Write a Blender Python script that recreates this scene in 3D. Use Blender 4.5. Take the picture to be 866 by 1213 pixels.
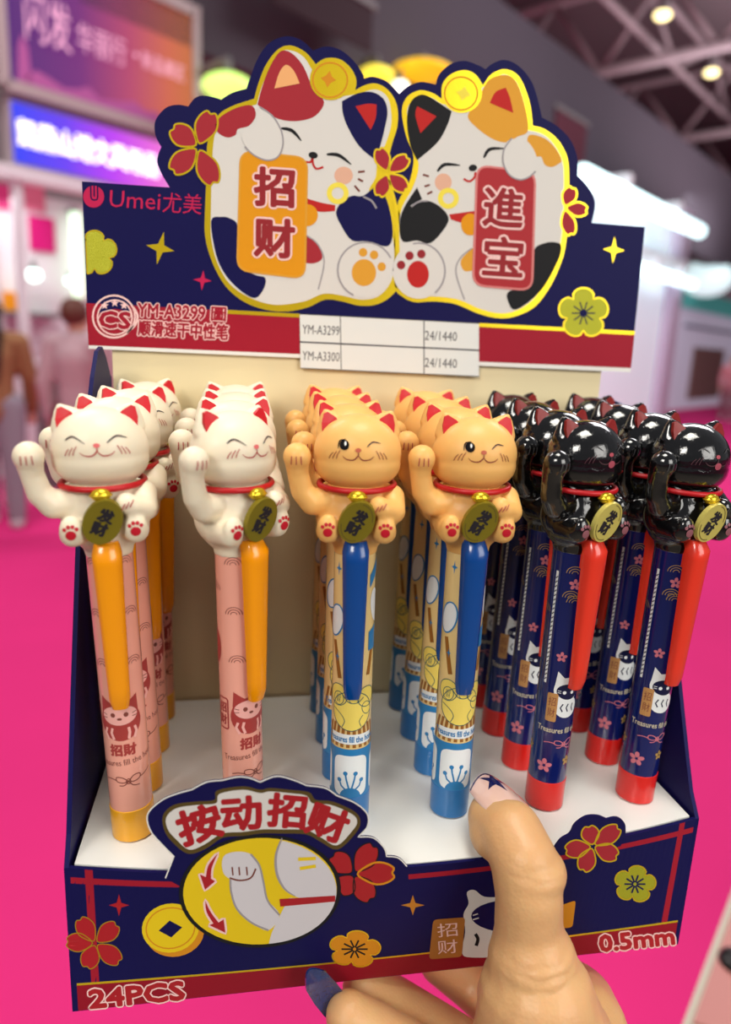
import bpy, bmesh, math, random
from mathutils import Vector, Matrix
from mathutils.geometry import tessellate_polygon
random.seed(7)
scene = bpy.context.scene
C = scene.collection
for o in list(bpy.data.objects):
    bpy.data.objects.remove(o)

# ---------------------------------------------------------------- camera
# Scene axes: x to the right along the display box, y away from the viewer, z up.
BZ = 1.30                        # height of the box bottom above the hall floor
W, D, H = 0.200, 0.0978, 0.0507  # display box width, depth, height of the low front panel
FPX = 843.2                      # focal length for an 866 x 1213 frame
RX, RY, RZ = -0.2260, -0.0440, -0.1783
CAM = Vector((0.04846, -0.18804, BZ + 0.20047))
RM = (Matrix.Rotation(RZ, 3, 'Z') @ Matrix.Rotation(RX, 3, 'X') @ Matrix.Rotation(RY, 3, 'Y'))
right, fwd, up = RM.col[0], RM.col[1], RM.col[2]
cd = bpy.data.cameras.new('camera')
cam = bpy.data.objects.new('camera', cd)
C.objects.link(cam)
m = Matrix.Identity(4)
for r in range(3):
    m[r][0], m[r][1], m[r][2], m[r][3] = right[r], up[r], -fwd[r], CAM[r]
cam.matrix_world = m
cd.sensor_fit = 'VERTICAL'
cd.sensor_height = 36.0
cd.sensor_width = 36.0
cd.lens = FPX / 1213 * 36.0
cd.clip_start = 0.01
cd.clip_end = 200
cd.dof.use_dof = True
cd.dof.focus_distance = 0.225
cd.dof.aperture_fstop = 7.2
scene.camera = cam

# ---------------------------------------------------------------- light
world = bpy.data.worlds.new('hall_light')
scene.world = world
world.use_nodes = True
bgn = world.node_tree.nodes['Background']
bgn.inputs[0].default_value = (0.93, 0.94, 1.0, 1)
bgn.inputs[1].default_value = 0.17


def area(name, loc, target, size, power, col=(1, 1, 1), sy=None):
    l = bpy.data.lights.new(name, 'AREA')
    l.energy = power
    l.color = col
    l.size = size
    if sy:
        l.shape = 'RECTANGLE'
        l.size_y = sy
    o = bpy.data.objects.new(name, l)
    C.objects.link(o)
    o.location = loc
    d = Vector(target) - Vector(loc)
    o.rotation_euler = d.to_track_quat('-Z', 'Y').to_euler()
    return o


area('hall_lamp_overhead', (0.3, -0.5, 5.2), (0.1, 0.05, BZ), 1.5, 112, (1.0, 0.96, 0.86))
area('booth_lamp_right', (1.9, -2.4, 2.5), (0.1, 0.0, BZ + 0.2), 1.7, 54, (1.0, 0.97, 0.92))  # added unseen source, gives the right-hand foil its bright reflection
area('booth_lamp_left', (-1.5, -2.2, 3.1), (0.1, 0.0, BZ + 0.1), 0.9, 48, (1.0, 0.95, 0.88))  # added frontal fill for the front panel, out of view
area('hall_lamp_far', (7.0, 7.0, 8.0), (7.0, 7.5, 0), 5.0, 700, (1, 0.96, 0.98))
area('hall_lamp_left', (-2.2, 3.4, 6.0), (-2.0, 4.5, 0), 2.0, 190, (1, 0.95, 0.95))
area('hall_uplight', (13.0, 13.0, 4.5), (13.5, 13.5, 10), 7.0, 800, (1, 0.9, 0.94))  # added upward fill so the trusses do not stay unlit
area('hall_lamp_back', (-1.5, 13.0, 8.0), (-5.0, 18.0, 4.0), 4.0, 900, (1, 0.97, 0.95))  # added fill for the otherwise dark back wall

vs = scene.view_settings
vs.view_transform = 'Standard'
vs.look = 'None'
vs.exposure = 0.0
vs.gamma = 1.0
vs.use_curve_mapping = False


# ---------------------------------------------------------------- helpers
def lin(c):
    return tuple(((v / 255) / 12.92 if v / 255 <= 0.04045 else ((v / 255 + 0.055) / 1.055) ** 2.4) for v in c)


MATS = {}


def mat(name, rgb, rough=0.5, metal=0.0, coat=0.0, spec=0.4, emit=0.0, sss=0.0, noise=0.0, nscale=200.0, bump=0.0,
        bscale=300.0, trans=0.0, rgb2=None, emit_rgb=None):
    """Principled material; noise mottles the colour a little, bump adds fine relief."""
    if name in MATS:
        return MATS[name]
    mt = bpy.data.materials.new(name)
    mt.use_nodes = True
    nt = mt.node_tree
    b = nt.nodes['Principled BSDF']
    c = lin(rgb)
    b.inputs['Base Color'].default_value = (*c, 1)
    b.inputs['Roughness'].default_value = rough
    b.inputs['Metallic'].default_value = metal
    b.inputs['Coat Weight'].default_value = coat
    b.inputs['Coat Roughness'].default_value = 0.08
    b.inputs['Specular IOR Level'].default_value = spec
    if sss:
        b.inputs['Subsurface Weight'].default_value = sss
        b.inputs['Subsurface Radius'].default_value = (1.0, 0.35, 0.2)
        b.inputs['Subsurface Scale'].default_value = 0.003
    if trans:
        b.inputs['Transmission Weight'].default_value = trans
    if emit:
        b.inputs['Emission Color'].default_value = (*lin(emit_rgb or rgb), 1)
        b.inputs['Emission Strength'].default_value = emit
    tc = nt.nodes.new('ShaderNodeTexCoord')
    if noise:
        n = nt.nodes.new('ShaderNodeTexNoise')
        n.inputs['Scale'].default_value = nscale
        n.inputs['Detail'].default_value = 4
        nt.links.new(tc.outputs['Object'], n.inputs['Vector'])
        mx = nt.nodes.new('ShaderNodeMix')
        mx.data_type = 'RGBA'
        c2 = lin(rgb2) if rgb2 else tuple(v * (1 - noise) for v in c)
        mx.inputs[6].default_value = (*c, 1)
        mx.inputs[7].default_value = (*c2, 1)
        nt.links.new(n.outputs['Fac'], mx.inputs[0])
        nt.links.new(mx.outputs[2], b.inputs['Base Color'])
    if bump:
        n = nt.nodes.new('ShaderNodeTexNoise')
        n.inputs['Scale'].default_value = bscale
        n.inputs['Detail'].default_value = 3
        nt.links.new(tc.outputs['Object'], n.inputs['Vector'])
        bp = nt.nodes.new('ShaderNodeBump')
        bp.inputs['Strength'].default_value = bump
        bp.inputs['Distance'].default_value = 0.001
        nt.links.new(n.outputs['Fac'], bp.inputs['Height'])
        nt.links.new(bp.outputs[0], b.inputs['Normal'])
    MATS[name] = mt
    return mt


def mesh_obj(name, verts, faces, material, parent=None, smooth=False):
    me = bpy.data.meshes.new(name)
    me.from_pydata([tuple(v) for v in verts], [], faces)
    me.update()
    return link_mesh(name, me, material, parent, smooth)


def link_mesh(name, me, material, parent=None, smooth=False):
    if material is not None:
        me.materials.clear()
        me.materials.append(material)
    if smooth:
        me.polygons.foreach_set('use_smooth', [True] * len(me.polygons))
    o = bpy.data.objects.new(name, me)
    C.objects.link(o)
    if parent is not None:
        o.parent = parent
    return o


def bm_obj(name, bm, material, parent=None, smooth=False):
    me = bpy.data.meshes.new(name)
    bmesh.ops.recalc_face_normals(bm, faces=bm.faces)
    bm.to_mesh(me)
    bm.free()
    return link_mesh(name, me, material, parent, smooth)


def thing(name, label, cat, loc=(0, 0, 0), group=None):
    o = bpy.data.objects.new(name, None)
    C.objects.link(o)
    o.location = loc
    o.empty_display_size = 0.02
    return tag(o, label, cat, group)


def tag(o, label, cat, group=None):
    o['label'] = label
    o['category'] = cat
    if group:
        o['group'] = group
    return o


def bm_box(bm, a, b, bevel=0.0):
    r = bmesh.ops.create_cube(bm, size=1)
    vsx = r['verts']
    a, b = Vector(a), Vector(b)
    for v in vsx:
        v.co = Vector(((a[i] + b[i]) / 2 + v.co[i] * (b[i] - a[i]) for i in range(3)))
    if bevel:
        es = list({e for v in vsx for e in v.link_edges})
        bmesh.ops.bevel(bm, geom=es, offset=bevel, segments=2, affect='EDGES', profile=0.5)


def box(name, a, b, material, parent=None, bevel=0.0):
    bm = bmesh.new()
    bm_box(bm, a, b, bevel)
    return bm_obj(name, bm, material, parent)


def bm_tube(bm, pts, rad, seg=10, closed=False):
    """A tube along pts; rad is one radius or one per point."""
    n = len(pts)
    pts = [Vector(p) for p in pts]
    rings = []
    ref = None
    for i, p in enumerate(pts):
        if closed:
            t = pts[(i + 1) % n] - pts[i - 1]
        else:
            t = pts[min(i + 1, n - 1)] - pts[max(i - 1, 0)]
        t.normalize()
        if ref is None:
            ref = Vector((0, 0, 1)) if abs(t.z) < 0.9 else Vector((1, 0, 0))
        x = t.cross(ref)
        if x.length < 1e-6:
            x = t.orthogonal()
        x.normalize()
        y = x.cross(t)
        ref = y.copy()
        r = rad[i] if hasattr(rad, '__len__') else rad
        rings.append([bm.verts.new(p + x * (r * math.cos(2 * math.pi * k / seg)) + y * (r * math.sin(2 * math.pi * k / seg))) for k in range(seg)])
    for i in range(n if closed else n - 1):
        a, b = rings[i], rings[(i + 1) % n]
        for k in range(seg):
            bm.faces.new((a[k], a[(k + 1) % seg], b[(k + 1) % seg], b[k]))
    if not closed:
        bm.faces.new(rings[0][::-1])
        bm.faces.new(rings[-1])


def bm_ell(bm, c, r, rot=None, u=24, v=14):
    mtx = Matrix.Translation(Vector(c)) @ (rot.to_4x4() if rot else Matrix.Identity(4)) @ Matrix.Diagonal((*r, 1))
    bmesh.ops.create_uvsphere(bm, u_segments=u, v_segments=v, radius=1, matrix=mtx)


def bm_chain(bm, pts):
    """Tapered limb: pts = [(x,y,z,r), ...]; spheres at the joints, cones between."""
    for x, y, z, r in pts:
        bm_ell(bm, (x, y, z), (r, r, r), None, 16, 10)
    for a, b in zip(pts, pts[1:]):
        pa, pb = Vector(a[:3]), Vector(b[:3])
        d = pb - pa
        if d.length < 1e-7:
            continue
        mtx = Matrix.Translation((pa + pb) / 2) @ d.to_track_quat('Z', 'Y').to_matrix().to_4x4()
        bmesh.ops.create_cone(bm, cap_ends=True, segments=16, radius1=a[3], radius2=b[3], depth=d.length, matrix=mtx)


def fuse(bm, voxel, smooth=4, name='fused'):
    """Melt overlapping closed shapes into ONE continuous skin."""
    me = bpy.data.meshes.new(name)
    bm.to_mesh(me)
    bm.free()
    o = bpy.data.objects.new(name, me)
    C.objects.link(o)
    r = o.modifiers.new('r', 'REMESH')
    r.mode = 'VOXEL'
    r.voxel_size = voxel
    if smooth:
        s = o.modifiers.new('s', 'SMOOTH')
        s.factor = 0.5
        s.iterations = smooth
    dg = bpy.context.evaluated_depsgraph_get()
    out = bpy.data.meshes.new_from_object(o.evaluated_get(dg))
    bpy.data.objects.remove(o)
    bpy.data.meshes.remove(me)
    out.polygons.foreach_set('use_smooth', [True] * len(out.polygons))
    return out


# ---- flat print: outlines turned into thin pieces lying on a surface S(a, b, off)
def spline(pts, n=5, closed=True):
    """Catmull-Rom through the points; a point (x, y, 1) is a sharp corner."""
    P = [Vector(p[:2]) for p in pts]
    sharp = [len(p) > 2 for p in pts]
    N = len(P)
    out = []
    for i in range(N if closed else N - 1):
        p1, p2 = P[i], P[(i + 1) % N]
        p0 = P[i - 1] if (closed or i > 0) else p1
        p3 = P[(i + 2) % N] if (closed or i + 2 < N) else p2
        m1 = Vector((0, 0)) if sharp[i] else (p2 - p0) / 2
        m2 = Vector((0, 0)) if sharp[(i + 1) % N] else (p3 - p1) / 2
        if sharp[i]:
            m1 = (p2 - p1) * 0.7
        if sharp[(i + 1) % N]:
            m2 = (p2 - p1) * 0.7
        for k in range(n):
            t = k / n
            out.append((2 * t ** 3 - 3 * t ** 2 + 1) * p1 + (t ** 3 - 2 * t ** 2 + t) * m1 + (-2 * t ** 3 + 3 * t ** 2) * p2 + (t ** 3 - t ** 2) * m2)
    if not closed:
        out.append(P[-1])
    return [tuple(p) for p in out]


def ell(cx, cy, rx, ry=None, rot=0, n=28):
    ry = rx if ry is None else ry
    c, s = math.cos(math.radians(rot)), math.sin(math.radians(rot))
    return [(cx + rx * math.cos(t) * c - ry * math.sin(t) * s, cy + rx * math.cos(t) * s + ry * math.sin(t) * c)
            for t in (2 * math.pi * k / n for k in range(n))]


def rrect(quad, r, n=5):
    """Rounded quadrilateral from four corners."""
    out = []
    Q = [Vector(q) for q in quad]
    for i in range(4):
        p, a, b = Q[i], Q[i - 1], Q[(i + 1) % 4]
        s = p + (a - p).normalized() * r
        e = p + (b - p).normalized() * r
        for k in range(n + 1):
            t = k / n
            out.append(tuple((1 - t) ** 2 * s + 2 * t * (1 - t) * p + t * t * e))
    return out


def star4(cx, cy, rx, ry, rot=0, pinch=0.28):
    pts = []
    c, s = math.cos(math.radians(rot)), math.sin(math.radians(rot))
    for k in range(8):
        t = math.pi / 4 * k
        f = 1 if k % 2 == 0 else pinch * 1.1
        x, y = rx * f * math.cos(t), ry * f * math.sin(t)
        pts.append((cx + x * c - y * s, cy + x * s + y * c))
    return pts


def plum(cx, cy, r, ry=None, rot=-90, n=5, lobe=0.52):
    """Round-petalled blossom outline."""
    ry = ry or r
    pts = []
    for k in range(n * 10):
        t = 2 * math.pi * k / (n * 10)
        ph = (t * n / (2 * math.pi)) % 1.0
        f = 0.62 + 0.38 * math.sqrt(max(0.0, 1 - (2 * ph - 1) ** 2 * 0.98))
        a = t + math.radians(rot) - math.pi / n
        pts.append((cx + r * f * math.cos(a), cy + ry * f * math.sin(a)))
    return pts


def petal(cx, cy, x, y, w):
    """Petal from the flower centre (cx,cy) with its middle at (x,y), half width w, small notch at the tip."""
    c = Vector((cx, cy))
    d = Vector((x, y)) - c
    L = d.length
    d.normalize()
    nrm = Vector((-d.y, d.x))
    prof = [(0.16, 0.0), (0.5, 0.62), (0.95, 1.0), (1.4, 0.86), (1.7, 0.42), (1.62, 0.0)]
    a = [c + d * (L * f) + nrm * (w * g) for f, g in prof]
    b = [c + d * (L * f) - nrm * (w * g) for f, g in prof[-2:0:-1]]
    return spline([tuple(p) for p in a + b], 3)


def ribbon(pts, w, closed=False, taper=False):
    """2D outline faces of a stroke: returns verts, quads."""
    P = [Vector(p[:2]) for p in pts]
    n = len(P)
    V, F = [], []
    for i, p in enumerate(P):
        t = (P[(i + 1) % n] - P[i - 1]) if closed else (P[min(i + 1, n - 1)] - P[max(i - 1, 0)])
        if t.length < 1e-9:
            t = Vector((1, 0))
        t.normalize()
        nn = Vector((-t.y, t.x))
        ww = w / 2
        if taper:
            u = i / (n - 1)
            ww *= 0.25 + 0.75 * math.sin(math.pi * min(1, u * 0.9 + 0.1))
        V += [tuple(p + nn * ww), tuple(p - nn * ww)]
    for i in range(n if closed else n - 1):
        j = (i + 1) % n
        F.append((2 * i, 2 * i + 1, 2 * j + 1, 2 * j))
    return V, F


def fill(pts):
    tris = tessellate_polygon([[Vector((p[0], p[1], 0)) for p in pts]])
    return [tuple(p[:2]) for p in pts], [tuple(t) for t in tris]


TXT = {}


def text2d(s, res=2):
    """Outlines of lettering as 2D verts and faces, fitted to a unit box (-.5..+.5)."""
    key = (s, res)
    if key in TXT:
        return TXT[key]
    c = bpy.data.curves.new('txt', 'FONT')
    c.body = s
    c.resolution_u = res
    o = bpy.data.objects.new('txt', c)
    C.objects.link(o)
    dg = bpy.context.evaluated_depsgraph_get()
    me = bpy.data.meshes.new_from_object(o.evaluated_get(dg))
    x0 = min(v.co.x for v in me.vertices); x1 = max(v.co.x for v in me.vertices)
    y0 = min(v.co.y for v in me.vertices); y1 = max(v.co.y for v in me.vertices)
    V = [((v.co.x - x0) / (x1 - x0) - 0.5, (v.co.y - y0) / (y1 - y0) - 0.5) for v in me.vertices]
    F = [tuple(p.vertices) for p in me.polygons]
    bpy.data.objects.remove(o)
    bpy.data.curves.remove(c)
    bpy.data.meshes.remove(me)
    TXT[key] = (V, F)
    return V, F


def text_px(s, cx, cy, w, h, rot=0.0, offset=0.0, flip=-1, shear=0.0):
    """Lettering in a y-down drawing frame (flip=-1) or y-up frame (flip=1); offset thickens the strokes
    (verts carry a tiny third value so that the overlapping copies never share a plane)."""
    V, F = text2d(s)
    c, sn = math.cos(math.radians(rot)), math.sin(math.radians(rot))
    n = 12
    shifts = [(0, 0)] + ([(offset * math.cos(2 * math.pi * k / n), offset * math.sin(2 * math.pi * k / n)) for k in range(n)] if offset else [])
    out, FF = [], []
    for q, (dx, dy) in enumerate(shifts):
        k0 = len(out)
        for x, y in V:
            X, Y = (x + shear * y) * w + dx * h, flip * (y * h + dy * h)
            out.append((cx + X * c - Y * sn, cy + X * sn + Y * c, q * 1.5e-6))
        FF += [tuple(i + k0 for i in f) for f in F]
    return out, FF


def join2d(items):
    V, F = [], []
    for v, f in items:
        k = len(V)
        V += v
        F += [tuple(i + k for i in q) for q in f]
    return V, F


def lay(name, vf, S, off, material, parent, maxlen=None, thick=0.0, edge_mat=None):
    """Lay 2D faces on the surface S(a,b,off); long edges are split so they follow a curved one."""
    V, F = vf
    bm = bmesh.new()
    bv = [bm.verts.new((v[0], v[1], v[2] if len(v) > 2 else 0)) for v in V]
    for f in F:
        if len(set(f)) < 3:
            continue
        try:
            bm.faces.new([bv[i] for i in f])
        except ValueError:
            pass
    if maxlen:
        bmesh.ops.triangulate(bm, faces=[f for f in bm.faces if len(f.verts) > 4])
        for _ in range(6):
            es = [e for e in bm.edges if e.calc_length() > maxlen]
            if not es:
                break
            bmesh.ops.subdivide_edges(bm, edges=es, cuts=1)
            bmesh.ops.triangulate(bm, faces=bm.faces)
    front = list(bm.faces)
    for v in list(bm.verts):
        if not v.link_faces:
            bm.verts.remove(v)
    flat = {v: (v.co.x, v.co.y, v.co.z) for v in bm.verts}
    if thick:
        bnd = [e for e in bm.edges if len(e.link_faces) == 1]
        low = {}
        for e in bnd:
            for v in e.verts:
                if v not in low:
                    low[v] = bm.verts.new(v.co)
        for e in bnd:
            a, b = e.verts
            f = bm.faces.new((a, b, low[b], low[a]))
            f.material_index = 1 if edge_mat else 0
        for f in front:
            try:
                g = bm.faces.new([low[v] if v in low else v for v in f.verts][::-1]) if all(v in low for v in f.verts) else None
                if g and edge_mat:
                    g.material_index = 1
            except ValueError:
                pass
        for v, l in low.items():
            l.co = S(flat[v][0], flat[v][1], off - thick)
    for v, (a, b, e) in flat.items():
        v.co = S(a, b, off + e)
    bmesh.ops.recalc_face_normals(bm, faces=bm.faces)
    me = bpy.data.meshes.new(name)
    bm.to_mesh(me)
    bm.free()
    o = link_mesh(name, me, material, parent)
    if edge_mat:
        me.materials.append(edge_mat)
    return o


def pix_ray(x, y):
    return RM @ Vector(((x - 433) / FPX, 1, -(y - 606.5) / FPX))


def at(x, y, Y):
    """The point of the vertical plane y = Y seen at a photograph position."""
    r = pix_ray(x, y)
    return CAM + r * ((Y - CAM.y) / r.y)


def floor_at(x, y, z=0.0):
    r = pix_ray(x, y)
    return CAM + r * ((z - CAM.z) / r.z)

# ================================================================ the exhibition hall (hall frame: s along the booth row, q across)
HA = math.radians(50.6)
hv, pv = Vector((math.sin(HA), math.cos(HA), 0)), Vector((-math.cos(HA), math.sin(HA), 0))
HROT = Matrix((hv, pv, Vector((0, 0, 1)))).transposed()


def hall(s, q, z):
    return Vector((CAM.x, CAM.y, 0)) + hv * s + pv * q + Vector((0, 0, z))


def hp(px, py, q):
    """(s, z) where the booth plane at distance q is seen."""
    r = pix_ray(px, py)
    t = q / r.dot(pv)
    p = CAM + r * t
    return (p - CAM).dot(hv), p.z


def hz(px, py, z):
    p = floor_at(px, py, z) - CAM
    return p.dot(hv), p.dot(pv)


def struct(o):
    o['kind'] = 'structure'
    return o


def hbox(name, s, q, z, m, parent=None, bevel=0.0):
    bm = bmesh.new()
    bm_box(bm, (s[0], q[0], z[0]), (s[1], q[1], z[1]), bevel)
    for v in bm.verts:
        v.co = hall(*v.co)
    return bm_obj(name, bm, m, parent)


def S_hall(q):
    return lambda s, z, off: hall(s, q - off, z)


M_carpet = mat('magenta_carpet', (226, 48, 124), 0.9, noise=0.2, nscale=1.2, bump=0.6, bscale=60, spec=0.1)
M_ceil = mat('dark_ceiling', (116, 104, 108), 0.9)
M_fascia = mat('dark_fascia', (74, 66, 76), 0.8, noise=0.15, nscale=0.6)
M_truss = mat('truss_steel', (170, 154, 158), 0.6)
M_wallgrey = mat('hall_wall', (150, 142, 144), 0.9, noise=0.2, nscale=0.3)
M_bwhite = mat('booth_white', (226, 222, 226), 0.6)
M_bgrey = mat('booth_grey', (120, 116, 116), 0.6)
M_frame = mat('sign_frame', (176, 160, 160), 0.5)

bm = bmesh.new()
bm_box(bm, (-16, -30, -0.05), (60, 30, 0))
for v in bm.verts:
    v.co = hall(*v.co)
struct(bm_obj('floor', bm, M_carpet))
struct(box('floor_platform', (-7, -7, 0.0), (9, 0.3, 0.02), mat('grey_booth_floor', (128, 118, 108), 0.8, noise=0.15, nscale=3)))   # added unseen grey floor, gives neutral bounce instead of magenta
struct(hbox('ceiling', (6, 60), (3, 30), (10.4, 10.6), M_ceil))
struct(hbox('wall_back', (-6, 60), (24, 24.3), (0, 10.4), M_wallgrey))
struct(hbox('wall_right', (58, 58.3), (-30, 24), (0, 10.4), M_wallgrey))
struct(hbox('trim_1', (3.5, 58), (6.4, 6.9), (hp(866, 318, 6.4)[1], hp(866, 208, 6.4)[1]), M_fascia))

# ================================================================ the counter display box
M_navy = mat('navy_card', (20, 18, 76), 0.5, spec=0.12, noise=0.12, nscale=60)
M_red = mat('red_card', (165, 28, 48), 0.5, spec=0.15, noise=0.1, nscale=60)
M_gold = mat('gold_foil', (250, 216, 40), 0.3, metal=0.7, bump=0.03, bscale=900)
M_golddark = mat('gold_ink', (205, 165, 40), 0.35, metal=0.6)
M_white = mat('white_print', (220, 216, 210), 0.55, spec=0.15)
M_board = mat('raw_board', (238, 222, 178), 0.6, noise=0.06, nscale=25)
M_edge = mat('white_board_edge', (236, 234, 228), 0.7)
M_pale = mat('pale_pink_print', (246, 205, 200), 0.55, spec=0.15)
M_logo = mat('raspberry_print', (196, 32, 82), 0.55, spec=0.15)
M_darkred = mat('dark_red_print', (150, 42, 48), 0.55, spec=0.15)
M_signred = mat('sign_red_print', (172, 48, 54), 0.55, spec=0.15)
M_signor = mat('sign_orange_print', (226, 150, 22), 0.55, spec=0.15)
M_catred = mat('cat_red_print', (166, 44, 54), 0.55, spec=0.15)
M_catorange = mat('cat_orange_print', (222, 158, 52), 0.55, spec=0.15)
M_peach = mat('peach_print', (240, 176, 116), 0.55, spec=0.15)
M_black = mat('black_print', (28, 28, 30), 0.55, spec=0.15)
M_grey = mat('grey_line_print', (158, 152, 156), 0.55, spec=0.15)
M_brightred = mat('bright_red_print', (190, 38, 36), 0.55, spec=0.15)
M_blush = mat('blush_print', (226, 176, 150), 0.55, spec=0.15)
M_yellow = mat('yellow_print', (232, 200, 30), 0.55, spec=0.15)
M_lgold = mat('pale_gold_print', (242, 222, 80), 0.55, spec=0.15)
M_amber = mat('amber_print', (214, 140, 32), 0.55, spec=0.15)
M_brown = mat('brown_print', (120, 60, 48), 0.55, spec=0.15)
M_lime = mat('lime_gold_foil', (180, 180, 36), 0.35, metal=0.3, bump=0.3, bscale=2600)
M_paper = mat('label_paper', (228, 230, 226), 0.6)
M_ink = mat('label_ink', (60, 58, 66), 0.6)

display = thing('counter_display', 'navy and red card counter display box with two cat illustrations on its header', 'display box', (W / 2, D / 2, BZ))


def part(o, parent=display):
    o.parent = parent
    return o


# --- back board, sides, floor tray
BK = D + 0.0016
box('back_panel', (0.0005, BK, BZ + 0.001), (W - 0.0005, BK + 0.0016, BZ + 0.232), M_board, display)


def side_panel(x, inner, cut=0.0):
    prof = [(0.0, 0.0), (0.0, H), (0.0045, 0.0585), (0.0155, 0.089), (0.023, 0.109), (0.034, 0.138), (0.050, 0.166), (0.066, 0.187),
            (0.075, 0.1955), (0.083, 0.197), (0.090, 0.193), (D, 0.186), (D + 0.0014, 0.186), (D + 0.0014, 0.0)]
    prof = [(a + cut * 0.7 * max(0, (b - 0.05) / 0.147) * (a < 0.085), b - cut * max(0, (b - 0.05) / 0.147)) for a, b in prof]
    S = lambda a, b, off: Vector((x + (off if inner > 0 else -off) + (0.0036 * math.sin(math.pi * min(1, max(0, a / D))) * max(0, (b - 0.06) / 0.13) if inner < 0 else 0), a, BZ + b))
    return lay('side_panel', fill(prof), S, 0.0, M_navy, display, 0.012, 0.0014, M_navy)


side_panel(0.0, 1)
side_panel(W, -1, 0.013)


def bow(x):
    u = min(1, max(0, x / W))
    return 0.0112 * 4 * u * (1 - u)


# white sheet the pens stand in: front edge follows the bowed front panel
sheet = [(0.0012, D)] + [(0.0012 + (W - 0.0024) * k / 24, -bow(W * k / 24) + 0.0016) for k in range(25)] + [(W - 0.0012, D)]
M_sheet = mat('white_glossy_sheet', (236, 236, 232), 0.28, coat=0.3, bump=0.3, bscale=38, noise=0.1, nscale=30)  # faint colour mottle stands in for blotchy reflected light
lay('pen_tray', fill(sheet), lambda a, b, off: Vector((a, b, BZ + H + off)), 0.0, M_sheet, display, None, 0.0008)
box('box_floor', (0.001, 0.0005, BZ), (W - 0.001, D, BZ + 0.0015), M_edge, display)


def S_front_x(x, z, off):
    """Front panel surface: straight along the bottom, bowed outwards along the top."""
    return Vector((x, -bow(x) * (z / H) - off, BZ + z))


def S_front(px, py, off):
    r = pix_ray(px, py)
    t = (0 - CAM.y) / r.y
    for _ in range(12):
        p = CAM + r * t
        y = -bow(p.x) * ((p.z - BZ) / H)
        t = (y - CAM.y) / r.y
    p = CAM + r * t
    return Vector((p.x, p.y - off, p.z))


def S_head(px, py, off):
    p = at(px, py, D)
    return Vector((p.x, p.y - off, p.z))


def grid_rect(x0, x1, z0, z1, nx=24, nz=4):
    V = [(x0 + (x1 - x0) * i / nx, z0 + (z1 - z0) * j / nz) for j in range(nz + 1) for i in range(nx + 1)]
    F = [(j * (nx + 1) + i, j * (nx + 1) + i + 1, (j + 1) * (nx + 1) + i + 1, (j + 1) * (nx + 1) + i) for j in range(nz) for i in range(nx)]
    return V, F


front = lay('front_panel', grid_rect(0, W, 0, H, 90, 3), S_front_x, 0.0, M_navy, display, None, 0.0011, M_edge)

LY = 0.00003


class Board:
    """Collects print layers on one board; each piece of print is a mesh of its own."""

    def __init__(s, S, parent, maxlen=None, base=0.0):
        s.S, s.parent, s.maxlen, s.base = S, parent, maxlen, base

    def poly(s, name, pts, layer, m, smooth=True, n=4):
        return lay(name, fill(spline(pts, n) if smooth else pts), s.S, s.base + LY * layer, m, s.parent, s.maxlen)

    def line(s, name, pts, w, layer, m, closed=False, smooth=True, taper=False):
        q = spline(pts, 5, closed) if smooth else pts
        return lay(name, ribbon(q, w, closed, taper), s.S, s.base + LY * layer, m, s.parent, s.maxlen)

    def many(s, name, vfs, layer, m):
        return lay(name, join2d(vfs), s.S, s.base + LY * layer, m, s.parent, s.maxlen)

    def text(s, name, t, cx, cy, w, h, layer, m, rot=0, offset=0.0, shear=0.0):
        return lay(name, text_px(t, cx, cy, w, h, rot, offset, -1, shear), s.S, s.base + LY * layer, m, s.parent, s.maxlen)

    def flower(s, cx, cy, petals, w, layer, m=None, rim=None, rw=2.2):
        for x, y in petals:
            p = petal(cx, cy, x, y, w)
            s.poly('petal', p, layer, m or M_catred, False)
            lay('petal_outline', ribbon(p, rw, True), s.S, s.base + LY * (layer + 1), rim or M_gold, s.parent, s.maxlen)


# ---------------------------------------------------------------- header board with the two cats
outline = [(105, 413, 1), (97, 215, 1), (201, 222, 1), (190, 203), (186, 189), (191, 174, 1), (184, 160), (184, 143), (196, 128), (210, 124), (223, 126, 1),
           (231, 116), (242, 113), (256, 116), (262, 118, 1), (275, 110), (292, 105, 1), (297, 90), (306, 68), (319, 51), (338, 43), (356, 47), (371, 60, 1), (386, 55),
           (403, 59), (419, 72), (430, 88), (431, 93, 1), (443, 91), (459, 97), (473, 111, 1), (482, 103), (498, 97), (517, 100, 1), (521, 87), (534, 76),
           (550, 72), (566, 77), (575, 82, 1), (584, 75), (598, 71), (613, 77), (627, 92), (635, 110), (642, 139, 1), (661, 150), (676, 166),
           (684, 187), (684, 208, 1), (697, 222), (705, 240), (701, 264, 1), (764, 269, 1), (747, 441, 1)]
header = lay('header_board', fill(spline(outline, 4)), S_head, 0.0, M_navy, display, None, 0.0014, M_edge)
hb = Board(S_head, header)

# red band, gold line, pale lower edge
hb.poly('red_band', [(102, 359), (752, 394), (747.5, 436), (105, 409)], 1, M_red, False)
hb.poly('pale_lower_edge', [(105, 409), (747.5, 436), (747, 441), (105, 413)], 1, M_edge, False)
hb.line('gold_line', [(262, 369), (752, 394.5)], 4.5, 2, M_gold, smooth=False)

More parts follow.
